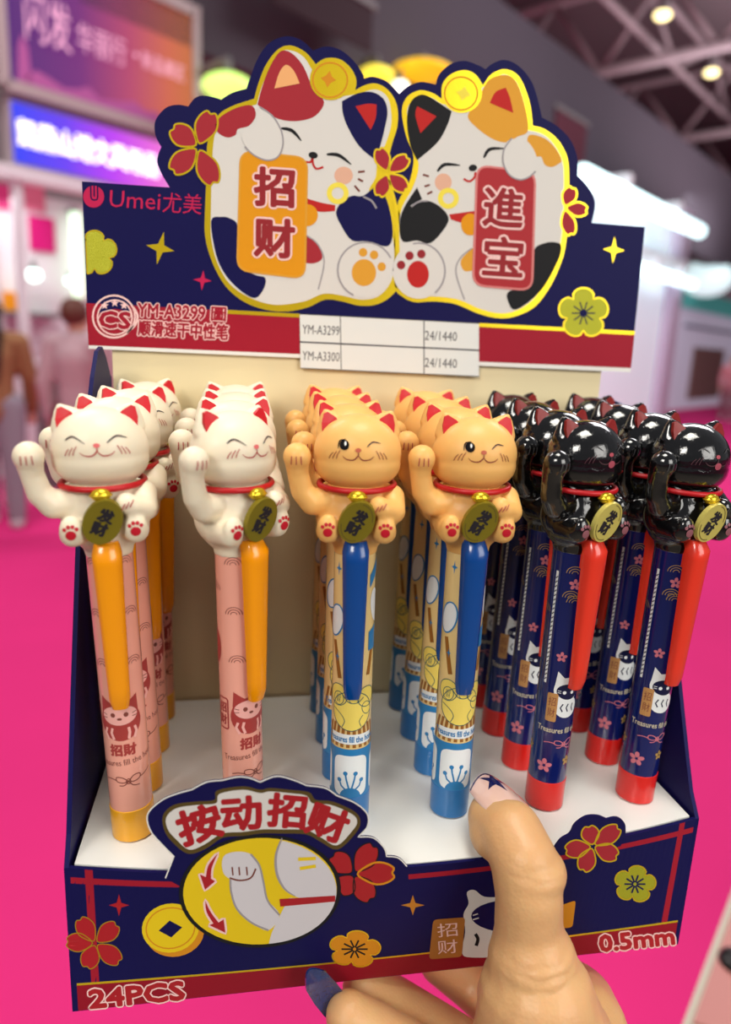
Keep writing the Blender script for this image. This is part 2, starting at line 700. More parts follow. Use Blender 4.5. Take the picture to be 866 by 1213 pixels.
# left cat -------------------------------------------------------
hb.poly('gold_cat_outline', [(246, 168), (256, 140), (272, 127), (301, 117, 1), (307, 96), (316, 75), (330, 58), (345, 54), (362, 62), (374, 76, 1), (386, 69), (402, 70),
        (415, 80), (422, 94), (421, 107, 1), (432, 101), (446, 99), (460, 107), (470, 124), (471, 148), (464, 172), (461, 190), (468, 200), (466, 225), (470, 245),
        (476, 262), (477, 300), (474, 335), (462, 352), (445, 361), (425, 362), (405, 357), (385, 355), (365, 364), (340, 369), (315, 367), (290, 358),
        (268, 340), (252, 312), (243, 280), (243, 246), (245, 200)], 3, M_gold)
hb.poly('cat_white', [(254, 162), (262, 142), (278, 131), (304, 124, 1), (312, 98), (330, 64), (345, 60), (360, 68), (372, 86), (395, 112), (420, 112), (444, 106), (458, 114), (463, 130),
        (463, 150), (456, 172), (447, 190), (445, 210), (437, 228), (455, 245), (464, 275), (467, 305), (462, 335), (448, 351), (428, 355), (405, 350), (383, 348),
        (360, 357), (325, 361), (295, 352), (272, 336), (257, 310), (250, 280), (250, 246), (251, 200)], 4, M_white)
hb.poly('red_ear_patch', [(305, 124, 1), (310, 105), (318, 83), (329, 64), (338, 60), (349, 66), (360, 80), (371, 105), (384, 121), (374, 137), (357, 143), (338, 143), (321, 137)], 5, M_catred)
hb.poly('inner_ear', [(325, 105, 1), (331, 86), (339, 77), (348, 84), (355, 99, 1)], 6, M_peach)
hb.poly('navy_ear_patch', [(405, 120, 1), (423, 111), (440, 109), (454, 117), (459, 132), (456, 151), (451, 171), (445, 190, 1), (426, 174), (412, 151), (406, 134)], 5, M_navy)
hb.poly('inner_ear', [(421, 126, 1), (436, 123), (446, 124, 1), (445, 140), (439, 154, 1)], 6, M_brightred)
hb.poly('coin', ell(392, 94, 25), 7, M_gold, False)
hb.line('coin_rim', ell(391, 95, 20.5), 2.0, 8, M_amber, True, False)
hb.poly('coin_hole', star4(389, 94, 9, 10, 8, 0.5), 8, M_amber, False)
hb.poly('red_arm_patch', [(255, 148, 1), (262, 138), (280, 128), (298, 125), (303, 137), (295, 149), (282, 153), (279, 160), (269, 163), (258, 157)], 5, M_catred)
hb.line('closed_eye', [(333, 152), (346, 155), (357, 167)], 4.2, 6, M_black, taper=True)
hb.line('closed_eye', [(387, 183), (401, 184), (416, 195)], 4.2, 6, M_black, taper=True)
hb.poly('nose', ell(371, 184, 5.5, 4, 10), 6, M_black, False)
hb.line('mouth', [(362, 192), (368, 192), (370, 188), (371, 195), (375, 200), (383, 198)], 2.6, 6, M_brightred)
hb.poly('cheek', ell(407, 208, 11, 10.5), 5, M_blush, False)
hb.line('gold_hoop', ell(400, 229, 10), 6, 6, M_lgold, True, False)
for a, b in (((424, 204), (432, 203)), ((424, 212), (430, 215)), ((420, 220), (426, 227))):
    hb.line('whisker', [a, b], 2.4, 6, M_brown, smooth=False)
hb.poly('collar', [(360, 234, 1), (380, 240), (397, 243, 1), (397, 250, 1), (379, 251), (360, 246, 1)], 6, M_brightred)
hb.poly('bell', ell(364, 255, 12.5, 13), 7, M_signor, False)
hb.poly('navy_arm', [(398, 252), (405, 239), (417, 232), (430, 232), (445, 220, 1), (456, 232), (463, 255), (465, 280), (458, 292), (435, 286), (417, 285), (405, 269)], 5, M_navy)
hb.line('arm_highlight', [(430, 233), (440, 238), (446, 247)], 2.2, 6, M_grey)
hb.poly('navy_tail_patch', [(250, 262), (262, 257), (273, 259), (282, 269), (285, 312), (301, 325), (314, 329), (313, 341), (303, 353), (287, 346), (268, 327), (256, 302)], 5, M_navy)
hb.line('leg_outline', [(363, 279), (376, 289), (384, 310), (377, 343)], 1.6, 6, M_grey)
hb.poly('red_leg_patch', [(358, 277, 1), (374, 287), (382, 305), (372, 312), (358, 311, 1)], 5, M_catred)
hb.poly('foot', ell(433, 320, 33), 7, M_white, False)
hb.line('foot_outline', ell(433, 320, 33)[9:27], 2.0, 8, M_grey, smooth=False)
hb.poly('foot_pad', ell(431, 323, 14.5, 16), 8, M_catorange, False)
for x, y in ((430, 299), (443, 302), (452, 316)):
    hb.poly('toe_pad', ell(x, y, 5, 5.2), 8, M_catorange, False)
hb.poly('sign', rrect([(285, 179), (364, 187), (361, 330), (281, 320)], 15), 8, M_signor, False)
hb.line('sign_rim', rrect([(285, 179), (364, 187), (361, 330), (281, 320)], 15), 2.4, 9, M_catorange, True, False)
hb.poly('paw', [(288, 168), (300, 183), (316, 190), (329, 186), (335, 172), (333, 155), (323, 138), (306, 128, 1), (300, 146), (287, 156)], 10, M_white)
hb.line('paw_outline', [(290, 174), (301, 184), (316, 190), (329, 186), (335, 172), (333, 155), (323, 138), (308, 127)], 1.8, 11, M_grey)
for ch, y in (('招', 222), ('财', 282)):
    hb.text('lettering_outline', ch, 325, y, 46, 44, 10, M_pale, 4, 0.095, -0.06)
    hb.text('lettering', ch, 325, y, 46, 44, 11, M_darkred, 4, 0.04, -0.06)

# right cat ------------------------------------------------------
hb.poly('gold_cat_outline', [(472, 238), (484, 218), (490, 187), (481, 161), (476, 132), (482, 115), (497, 107), (512, 110), (523, 117, 1), (524, 100), (534, 88), (550, 83),
        (563, 88), (572, 101, 1), (582, 88), (597, 82), (611, 87), (620, 100), (628, 124), (631, 149, 1), (645, 153), (661, 166), (672, 187), (674, 214), (673, 260),
        (670, 290), (665, 310), (653, 337), (635, 362), (613, 374), (592, 377), (568, 372), (547, 363), (534, 359), (512, 357), (491, 358), (476, 351), (468, 340),
        (466, 300), (469, 262)], 3, M_gold)
hb.poly('cat_white', [(477, 244), (489, 222), (496, 195), (487, 163), (482, 134), (487, 121), (498, 113), (512, 116), (528, 124), (550, 112), (566, 108, 1), (586, 93), (597, 88), (608, 93), (615, 104),
        (622, 127), (625, 154, 1), (643, 159), (656, 171), (666, 190), (668, 214), (667, 260), (664, 288), (659, 308), (647, 334), (630, 356), (611, 368), (592, 371), (569, 366),
        (549, 357), (534, 353), (512, 351), (491, 352), (479, 346), (473, 335), (472, 300), (473, 265)], 4, M_white)
hb.poly('black_ear_patch', [(494, 190, 1), (486, 172), (482, 145), (485, 124), (494, 114), (507, 114), (535, 132, 1), (530, 148), (518, 169)], 5, M_black)
hb.poly('inner_ear', [(494, 126, 1), (517, 138, 1), (498, 158, 1), (492, 137)], 6, M_brightred)
hb.poly('orange_ear_patch', [(570, 110), (579, 95), (595, 89), (608, 93), (617, 110), (624, 137), (625, 156), (613, 162), (600, 169), (582, 164), (563, 150), (554, 138), (562, 124)], 5, M_catorange)
hb.poly('inner_ear', [(580, 122, 1), (587, 109), (599, 104, 1), (604, 116), (608, 134, 1)], 6, M_brightred)
hb.poly('coin', ell(547, 110, 24), 7, M_gold, False)
hb.line('coin_rim', ell(546, 111, 19.5), 1.8, 8, M_amber, True, False)
hb.poly('coin_hole', star4(549, 111, 9, 9, 12, 0.5), 8, M_lgold, False)
hb.line('closed_eye', [(518, 203), (527, 195), (545, 196)], 4.0, 6, M_black, taper=True)
hb.line('closed_eye', [(573, 187), (580, 177), (597, 176)], 4.0, 6, M_black, taper=True)
hb.poly('nose', ell(560, 199, 5, 4, -10), 6, M_black, False)
hb.line('mouth', [(563, 204), (562, 210), (556, 215), (549, 212)], 2.6, 6, M_brightred)
hb.poly('cheek', ell(525, 216, 10, 10.5), 5, M_blush, False)
hb.line('gold_hoop', ell(531, 235, 9.5), 6, 6, M_lgold, True, False)
for a, b in (((501, 207), (508, 209)), ((503, 221), (509, 219)), ((506, 230), (512, 227))):
    hb.line('whisker', [a, b], 2.4, 6, M_brown, smooth=False)
hb.poly('orange_arm_patch', [(627, 160), (625, 174), (634, 185), (641, 186), (645, 195), (653, 198), (662, 194), (665, 189), (658, 176), (645, 164)], 5, M_catorange)
hb.poly('collar', [(532, 254, 1), (562, 250, 1), (562, 261, 1), (548, 264), (534, 260, 1)], 6, M_brightred)
hb.poly('bell', ell(557, 266, 11, 13), 7, M_signor, False)
hb.poly('black_arm', [(486, 244), (505, 238), (520, 244), (531, 257), (527, 270), (510, 288), (494, 285), (477, 286), (473, 268), (478, 247), (494, 222, 1), (500, 236, 1)], 5, M_black)
hb.line('arm_highlight', [(487, 245), (496, 239), (507, 238)], 2.0, 6, M_grey)
hb.line('leg_outline', [(559, 294), (545, 306), (540, 323), (550, 355)], 1.6, 6, M_grey)
hb.poly('orange_leg_patch', [(562, 292, 1), (546, 308), (550, 321), (562, 320, 1)], 5, M_catorange)
hb.poly('black_tail_patch', [(632, 297), (645, 288), (658, 287), (665, 292), (660, 311), (640, 345), (611, 367), (601, 355), (603, 345), (624, 339), (631, 329)], 5, M_black)
hb.poly('foot', ell(496, 321, 31, 33), 7, M_white, False)
hb.line('foot_outline', (ell(496, 321, 31, 33) * 2)[20:33], 2.0, 8, M_grey, smooth=False)
hb.poly('foot_pad', ell(495, 325, 13, 16), 8, M_brightred, False)
for x, y in ((485, 303), (499, 301), (475, 314)):
    hb.poly('toe_pad', ell(x, y, 5, 5.2), 8, M_darkred, False)
hb.poly('sign', rrect([(565, 196), (634, 204), (630, 344), (560, 338)], 15), 8, M_signred, False)
hb.line('sign_rim', rrect([(565, 196), (634, 204), (630, 344), (560, 338)], 15), 2.6, 9, mat('rose_print', (214, 120, 116), 0.45), True, False)
hb.poly('paw', [(603, 166), (596, 178), (596, 193), (603, 207), (615, 213), (626, 210), (636, 200), (634, 182), (622, 166)], 10, M_white)
hb.line('paw_outline', [(606, 164), (597, 177), (596, 193), (603, 207), (615, 213), (626, 210), (634, 203)], 1.8, 11, M_grey)
for ch, y in (('進', 246), ('宝', 304)):
    hb.text('lettering_outline', ch, 596, y, 46, 45, 10, M_pale, 4, 0.085)
    hb.text('lettering', ch, 596, y, 46, 45, 11, M_darkred, 4, 0.028)

# flowers, stars
hb.flower(235, 174, [(217, 161), (244, 150), (217, 191), (246, 200)], 13, 5)
hb.flower(459, 205, [(453, 188), (473, 194), (472, 217), (453, 221)], 9, 6)
hb.flower(668, 246, [(674, 232), (684, 248), (673, 265)], 8.5, 6)
hb.line('gold_stem', [(462, 222), (469, 250), (471, 300)], 5, 5, M_gold)
hb.poly('plum_blossom', plum(691, 371, 30), 4, M_lime, False)
hb.line('blossom_rim', plum(691, 371, 30), 1.8, 5, M_gold, True, False)
for k in range(10):
    a = math.radians(36 * k)
    hb.line('stamen', [(691 + 3 * math.cos(a), 371 + 3 * math.sin(a)), (691 + 14 * math.cos(a), 371 + 14 * math.sin(a))], 1.6, 5, M_navy, smooth=False)
hb.poly('blossom_centre', ell(691, 371, 4.5), 6, M_navy, False)
lf = [p for p in plum(112, 300, 27)]
lf = [(max(p[0], 98 + (p[1] - 215) * 0.04 + 1), p[1]) for p in lf]
hb.poly('plum_blossom', lf, 4, M_lime, False)
hb.line('blossom_rim', lf, 1.6, 5, M_gold, True, False)
hb.poly('four_point_star', star4(727, 296, 13, 16, 4), 4, M_gold, False)
hb.poly('four_point_star', star4(190, 294, 17, 20, 12), 4, M_gold, False)
hb.poly('four_point_star', star4(240, 332, 11, 12, 5), 4, M_logo, False)

# logo and lettering on the left
hb.poly('logo_disc', ell(111, 233, 12.5, 13), 3, M_logo, False)
for dx in (-3.5, 0.5, 4.5):
    hb.line('logo_bar', [(111 + dx, 219), (111.3 + dx, 233)], 1.8, 4, M_navy, smooth=False)
hb.line('logo_bar', [(107.5, 232), (109, 236), (112, 237), (115, 236), (116, 232)], 1.8, 4, M_navy)
hb.text('logo_lettering', 'Umei', 160, 237, 60, 20, 3, M_logo, 3.5)
hb.text('logo_lettering', '尤美', 216, 241, 46, 24, 3, M_logo, 3.5)
hb.line('badge_ring', ell(135, 375, 25), 2.2, 3, M_pale, True, False)
hb.line('badge_ring', ell(136, 376, 20.5), 1.8, 3, M_pale, True, False)
hb.poly('badge_cap', [(117, 371, 1), (119, 363), (127, 357), (136, 355), (146, 358), (153, 364), (155, 371, 1), (136, 366)], 2, M_navy)
for x, y in ((124, 362), (136, 359), (147, 362)):
    hb.poly('badge_star', [(x + (5 if k % 2 == 0 else 2.1) * math.cos(math.radians(36 * k - 90)), y + (5 if k % 2 == 0 else 2.1) * math.sin(math.radians(36 * k - 90))) for k in range(10)], 4, M_pale, False)
hb.text('badge_lettering_outline', 'CS', 136, 379, 36, 19, 4, M_pale, 3, 0.13)
hb.text('badge_lettering', 'CS', 136, 379, 36, 19, 5, M_red, 3, 0.06)
hb.line('badge_tail', [(150, 394), (160, 385), (163, 374), (158, 364)], 2.6, 3, M_pale)
for t, cx, cy, w, h in (('YM-A3299', 203, 369, 80, 16), ('圖', 259, 372, 17, 16), ('顺滑速干中性笔', 217, 391, 106, 18)):
    hb.text('lettering_outline', t, cx, cy, w, h, 4, M_pale, 3.0, 0.105)
    hb.text('lettering', t, cx, cy, w, h, 5, M_red, 3.0, 0.035)

# price label stuck on the header
label = lay('price_label', fill([(355, 372), (567, 383), (567, 446), (356, 436)]), S_head, LY * 14, M_paper, header, None, LY * 3)
lb = Board(S_head, label, None, LY * 14)
lb.many('label_rule', [ribbon([(355, 405), (567, 415)], 1.8), ribbon([(403, 374), (404, 438)], 1.0), ribbon([(502, 380), (502, 443)], 1.2),
                       ribbon([(355, 372), (567, 383)], 1.0), ribbon([(356, 436), (567, 446)], 1.0)], 1, M_ink)
for t, x, y, w in (('YM-A3299', 380, 391, 44), ('YM-A3300', 380, 422, 44), ('24/1440', 522, 398, 38), ('24/1440', 522, 430, 38)):
    lb.text('label_print', t, x, y, w, 11, 1, M_ink, 2.5)

# ---------------------------------------------------------------- front panel print
fb = Board(S_front, front, 14)


def fx(name, x0, x1, z0, z1, layer, m):
    return lay(name, grid_rect(x0, x1, z0, z1, 90 if x1 - x0 > 0.05 else 3, 3), S_front_x, LY * layer, m, front)


fx('red_line', 0.0003, W - 0.0003, 0.0455, 0.0476, 1, M_red)
fx('red_line', 0.0045, 0.0068, 0.0095, H - 0.0002, 1, M_red)
fx('red_line', W - 0.0068, W - 0.0045, 0.0095, H - 0.0002, 1, M_red)
fx('red_band', 0.0003, W - 0.0003, 0.0002, 0.0095, 2, mat('red_band_card', (146, 20, 38), 0.5, spec=0.15))
fx('gold_line', 0.0003, W - 0.0003, 0.0095, 0.0103, 2, M_gold)

# die-cut bubble standing above the edge
bub = [(196, 1040, 1), (206, 1014, 1), (191, 999), (178, 983), (175, 964), (191, 948), (209, 940), (227, 935, 1), (245, 926), (263, 924, 1), (281, 920), (295, 921), (308, 926, 1),
       (328, 919), (349, 924), (363, 930, 1), (385, 933), (399, 942, 1), (421, 951), (435, 964), (435, 979), (424, 991, 1), (442, 992), (455, 1004), (458, 1014, 1),
       (472, 1016), (482, 1026), (484, 1042, 1), (420, 1060, 1), (250, 1070, 1)]
lay('bubble_board', fill(spline(bub, 4)), S_front, LY * 4, M_navy, front, 14, LY * 3 + 0.0006, M_edge)
fb.line('cut_edge', bub[:-3], 1.6, 5, M_edge, smooth=True)
fb.poly('lettering_cloud_outline', [(195, 984), (193, 966), (206, 953), (232, 949), (254, 947), (257, 936), (288, 931), (308, 935), (320, 933), (342, 935), (366, 938), (374, 947),
        (394, 949), (420, 961), (427, 973), (421, 987), (400, 1006), (380, 997), (362, 988), (331, 987), (310, 987), (288, 990), (264, 992), (244, 1005), (223, 1011), (205, 998)], 5, mat('dark_gold_ink', (96, 78, 34), 0.4, metal=0.3))
fb.poly('lettering_cloud', [(199, 982), (197, 968), (209, 957), (234, 953), (256, 951), (260, 940), (288, 935), (308, 939), (320, 937), (342, 939), (363, 942), (370, 951), (392, 953), (417, 964),
        (423, 973), (417, 984), (399, 1001), (381, 992), (363, 983), (331, 982), (310, 982), (288, 985), (263, 987), (242, 1000), (224, 1006), (209, 994)], 6, M_white)
M_bubred = mat('bubble_red_print', (172, 22, 34), 0.42)
for ch, x, y, w, h, r in (('按', 236, 976, 50, 40, -17), ('动', 286, 963, 46, 38, -4), ('招', 340, 960, 44, 38, 5), ('财', 388, 974, 46, 38, 20)):
    fb.text('lettering', ch, x, y, w, h, 7, M_bubred, r, 0.05)
fb.poly('oval_ring', ell(308, 1055, 96, 67, -3, 48), 7, M_black, False)
fb.poly('oval_picture', ell(308, 1055, 91, 63, -3, 48), 8, M_yellow, False)


def clip_oval(pts):
    """Keep print inside the oval picture."""
    out = []
    for x, y in pts:
        dx, dy = (x - 308) / 90.5, (y - 1055) / 62.5
        d = math.hypot(dx, dy)
        if d > 1:
            x, y = 308 + dx / d * 90.5, 1055 + dy / d * 62.5
        out.append((x, y))
    return out


M_oval = mat('oval_grey_print', (214, 210, 214), 0.45)
fb.poly('cat_chest', clip_oval(spline([(342, 1063, 1), (331, 1085), (322, 1104), (318, 1120, 1), (345, 1118, 1), (380, 1100), (397, 1078), (400, 1062, 1)], 6)), 9, M_oval, False)
fb.poly('cat_cheek', clip_oval(spline([(337, 990, 1), (328, 1010), (327, 1034), (337, 1052), (352, 1062), (375, 1066, 1), (398, 1064), (399, 1040), (385, 1012), (360, 995)], 6)), 9, M_oval, False)
fb.line('cheek_outline', [(334, 992), (327, 1012), (328, 1034), (337, 1052), (350, 1061)], 3, 10, M_grey, taper=True)
fb.poly('arm', [(263, 1020), (268, 1011), (283, 1008), (297, 1011), (306, 1022), (312, 1044), (316, 1064), (331, 1083), (318, 1101), (298, 1092), (279, 1074), (274, 1054), (273, 1042), (265, 1034)], 10, M_oval)
fb.line('arm_outline', [(273, 1040), (274, 1056), (281, 1076), (298, 1092), (318, 1101)], 2.2, 11, M_grey)
fb.line('arm_outline', [(297, 1011), (307, 1024), (312, 1044), (317, 1066), (331, 1083)], 2.2, 11, M_grey)
fb.line('paw_fold', [(272, 1039), (284, 1042), (297, 1039), (303, 1028)], 2.0, 11, M_brown)
for x in (275, 283, 292):
    fb.line('toe_line', [(x, 1026), (x + 1, 1036)], 1.8, 11, M_brown, smooth=False)
fb.poly('red_collar', [(331, 1064), (397, 1060), (397, 1067), (332, 1073)], 11, M_bubred, False)
fb.line('yellow_dash', [(353, 1017), (374, 1016)], 4, 11, M_yellow, smooth=False)
fb.line('yellow_dash', [(355, 1028), (374, 1025)], 4, 11, M_yellow, smooth=False)
for a in ([(258, 1010, 1), (247, 1024), (244, 1038, 1), (237, 1035, 1), (243, 1053, 1), (255, 1043, 1), (250, 1040, 1), (251, 1027)],
          [(243, 1066, 1), (245, 1080), (253, 1093, 1), (248, 1095, 1), (267, 1104, 1), (265, 1088, 1), (259, 1092, 1), (250, 1080)]):
    fb.line('arrow_outline', a, 5, 9, M_pale, True)
    fb.poly('arrow', a, 10, M_bubred)

# coin, stars, flowers on the front
fb.poly('coin_side', ell(207, 1104, 35, 29, -10), 3, M_amber, False)
fb.poly('coin', ell(202, 1099, 34, 29, -10), 4, M_yellow, False)
fb.line('coin_rim', ell(202, 1099, 29, 24, -10), 1.5, 5, M_amber, True, False)
fb.poly('coin_hole', [(188, 1102), (201, 1090), (216, 1098), (203, 1110)], 5, M_navy, False)
fb.poly('four_point_star', star4(141, 1072, 12, 13, 0), 3, M_bubred, False)
fb.poly('four_point_star', star4(489, 1072, 14, 12, 0), 3, mat('orange_foil', (226, 150, 50), 0.35, metal=0.5), False)
fb.flower(113, 1117, [(102, 1100), (128, 1104), (130, 1130), (107, 1134), (93, 1116)], 11, 3, M_bubred, M_golddark, 1.2)
fb.flower(419, 1035, [(433, 1015), (447, 1034), (431, 1053), (409, 1048), (404, 1022)], 13, 5, M_bubred, M_black, 1.4)
fb.line('petal_outline', petal(419, 1035, 447, 1034, 13), 2.4, 7, M_amber, True, False)
for nm, cx, cy, rx, ry, m, cm in (('orange_blossom', 420, 1124, 31, 22, M_amber, M_black), ('lime_blossom', 752, 1047, 25, 22, M_lime, M_navy)):
    fb.poly(nm, plum(cx, cy, rx, ry, -80), 3, m, False)
    fb.line('blossom_rim', plum(cx, cy, rx, ry, -80), 1.6, 4, M_gold, True, False)
    for k in range(10):
        a = math.radians(36 * k)
        fb.line('stamen', [(cx + 2 * math.cos(a), cy + 2 * math.sin(a)), (cx + rx * .5 * math.cos(a), cy + ry * .5 * math.sin(a))], 2.0, 4, cm, smooth=False)
# small cat holding signs, half behind the thumb
fb.poly('small_cat', [(549, 1083), (555, 1070), (553, 1057), (562, 1054), (574, 1062), (600, 1062), (640, 1060), (652, 1050), (660, 1058), (664, 1080), (668, 1100), (662, 1128), (610, 1132), (560, 1134), (547, 1128), (551, 1104)], 3, M_white)
fb.poly('small_cat_face', ell(610, 1085, 52, 20), 4, M_navy, False)
fb.line('small_cat_mark', [(563, 1106), (566, 1112), (564, 1120)], 4, 4, M_black)
for a, b in (((560, 1084), (566, 1082)), ((560, 1089), (567, 1087))):
    fb.line('small_cat_whisker', [a, b], 1.4, 5, M_white, smooth=False)
fb.poly('small_sign', rrect([(513, 1089), (551, 1086), (547, 1133), (508, 1136)], 5), 5, mat('tan_sign_print', (176, 112, 46), 0.45), False)
for ch, y in (('招', 1101), ('财', 1121)):
    fb.text('small_sign_lettering', ch, 530, y, 24, 16, 6, M_pale, -5)
fb.poly('small_sign', rrect([(664, 1072), (682, 1066), (678, 1098), (662, 1100)], 4), 5, M_amber, False)

# flower tab that rises above the edge on the right
lay('flower_tab', fill(spline([(654, 1008, 1), (664, 994), (675, 987), (681, 976), (694, 967), (708, 966), (719, 970, 1), (731, 968), (740, 975), (741, 988, 1), (735, 1002, 1), (700, 1012, 1)], 4)),
    S_front, LY * 4, M_navy, front, 14, LY * 3 + 0.0006, M_edge)
fb.flower(702, 1002, [(699, 988), (720, 989), (719, 1009), (695, 1019), (683, 1005)], 10.5, 6, M_catred, M_gold, 1.8)

for t, cx, cy, w, h, r in (('24PCS', 162, 1178, 112, 21, -5.5), ('0.5mm', 754, 1113, 88, 19, -6)):
    fb.text('lettering_outline', t, cx, cy, w, h, 4, M_pale, r, 0.15)
    fb.text('lettering', t, cx, cy, w, h, 5, M_bubred, r, 0.07)

# ================================================================ the lucky cat pens (mm drawing, front = -y)
mm = 0.001
RB = 0.0063          # barrel radius
PZ = 0.0008          # decal lift


def S_barrel(u, v, off):
    """Wrap a drawing (mm, u to the right, v up) round the barrel."""
    a = u * mm / RB
    r = RB + 0.00005 + off
    return Vector((r * math.sin(a), -r * math.cos(a), v * mm))


HEAD_C, HEAD_R = Vector((0, 0, 0.1200)), Vector((0.0128, 0.0107, 0.0112))


def on_head(x, z, lift=0.0):
    """Point on the front of the head, x and z in mm from its centre."""
    X, Z = x * mm, z * mm
    k = max(0.02, 1 - (X / HEAD_R.x) ** 2 - (Z / HEAD_R.z) ** 2)
    return Vector((X, -HEAD_R.y * math.sqrt(k) - lift, HEAD_C.z + Z))


def S_head_front(x, z, off):
    return on_head(x, z, 0.00012 + off)


def head_mesh():
    bm = bmesh.new()
    bm_ell(bm, HEAD_C, HEAD_R, None, 40, 26)
    bm_ell(bm, HEAD_C + Vector((0, -0.0003, -0.0030)), (0.0127, 0.0104, 0.0080), None, 40, 26)
    for s in (-1, 1):
        rot = Matrix.Rotation(s * 0.42, 3, 'Y')
        base = Vector((s * 0.0080, 0.0008, 0.1282))
        for k in range(7):                       # short rounded ear; its red hollow is a separate inner_ear
            t = k / 6
            p = base + rot @ Vector((0, 0, 0.0040 * t - 0.001))
            bm_ell(bm, p, (0.0041 * (1 - t) ** 0.7 + 0.0012, 0.0019 * (1 - t) + 0.0011, 0.0016), rot, 16, 10)
    return fuse(bm, 0.00055, 5, 'cat_head')


def body_mesh():
    bm = bmesh.new()
    bm_ell(bm, (0, 0.0006, 0.1015), (0.0121, 0.0098, 0.0103), None, 40, 26)
    bm_ell(bm, (0, 0.0004, 0.1070), (0.0102, 0.0085, 0.0070), None, 32, 20)
    bm_ell(bm, (0, 0.0005, 0.0965), (0.0095, 0.0085, 0.0060), None, 32, 20)
    bmesh.ops.create_cone(bm, cap_ends=True, segments=32, radius1=0.0064, radius2=0.0075, depth=0.007, matrix=Matrix.Translation((0, 0, 0.0935)))
    # legs: soles turned to the front
    for s in (-1, 1):
        bm_chain(bm, [(s * 0.0070, -0.002, 0.0985, 0.0046), (s * 0.0080, -0.0085, 0.0985, 0.0036)])
        bm_ell(bm, (s * 0.0081, -0.0103, 0.0998), (0.0031, 0.0020, 0.0040), None, 20, 14)
    # raised beckoning arm on the viewer's left
    bm_chain(bm, [(-0.0085, -0.002, 0.1058, 0.0046), (-0.0128, -0.0035, 0.1056, 0.0038), (-0.0158, -0.0045, 0.1092, 0.0033), (-0.0170, -0.0052, 0.1146, 0.0031), (-0.0172, -0.0060, 0.1185, 0.0036)])
    bm_ell(bm, (-0.0171, -0.0066, 0.1194), (0.0040, 0.0038, 0.0040), None, 20, 14)
    # other arm folded on the chest
    bm_chain(bm, [(0.0100, -0.002, 0.1070, 0.0042), (0.0105, -0.0065, 0.1040, 0.0036), (0.0078, -0.0092, 0.1052, 0.0030), (0.0062, -0.0098, 0.1062, 0.0029)])
    return fuse(bm, 0.00055, 3, 'cat_body')


def lathe(prof, seg=40):
    bm = bmesh.new()
    rings = []
    for r, z in prof:
        rings.append([bm.verts.new((r * math.cos(2 * math.pi * k / seg), r * math.sin(2 * math.pi * k / seg), z)) for k in range(seg)])
    for a, b in zip(rings, rings[1:]):
        for k in range(seg):
            bm.faces.new((a[k], a[(k + 1) % seg], b[(k + 1) % seg], b[k]))
    bm.faces.new(rings[0][::-1])
    bm.faces.new(rings[-1])
    return bm


def shade_auto(o, deg=40):
    me = o.data
    me.polygons.foreach_set('use_smooth', [True] * len(me.polygons))
    me.set_sharp_from_angle(angle=math.radians(deg))
    return o


HEADM, BODYM = head_mesh(), body_mesh()
print('cat mesh', len(HEADM.polygons), len(BODYM.polygons))


def clip_mesh():
    """Pocket clip: rounded bar, thick and wide at the top, tapering, standing off the barrel."""
    bm = bmesh.new()
    rows = []
    N = 16
    for k in range(N + 1):
        t = k / N
        z = 0.0955 - 0.0495 * t
        hw = (0.0040 - 0.0012 * t) * (1.0 if 0 < k < N else 0.8)
        yf = -0.0118 + 0.0018 * t
        th = 0.0042 - 0.0018 * t
        if k == 0:
            yf += 0.0022
        if k == N:
            yf += 0.0007
        sec = [(-1, 0), (-0.95, 0.72), (-0.6, 1), (0, 1.06), (0.6, 1), (0.95, 0.72), (1, 0)]
        rows.append([bm.verts.new((hw * a, yf + th * (1 - b), z)) for a, b in sec])
    for a, b in zip(rows, rows[1:]):
        for i in range(len(a) - 1):
            bm.faces.new((a[i], a[i + 1], b[i + 1], b[i]))
        bm.faces.new((a[-1], a[0], b[0], b[-1]))
    bm.faces.new(rows[0])
    bm.faces.new(rows[-1][::-1])
    bm_box(bm, (-0.0025, -0.0092, 0.086), (0.0025, -0.0050, 0.0945))   # bridge to the barrel
    return bm


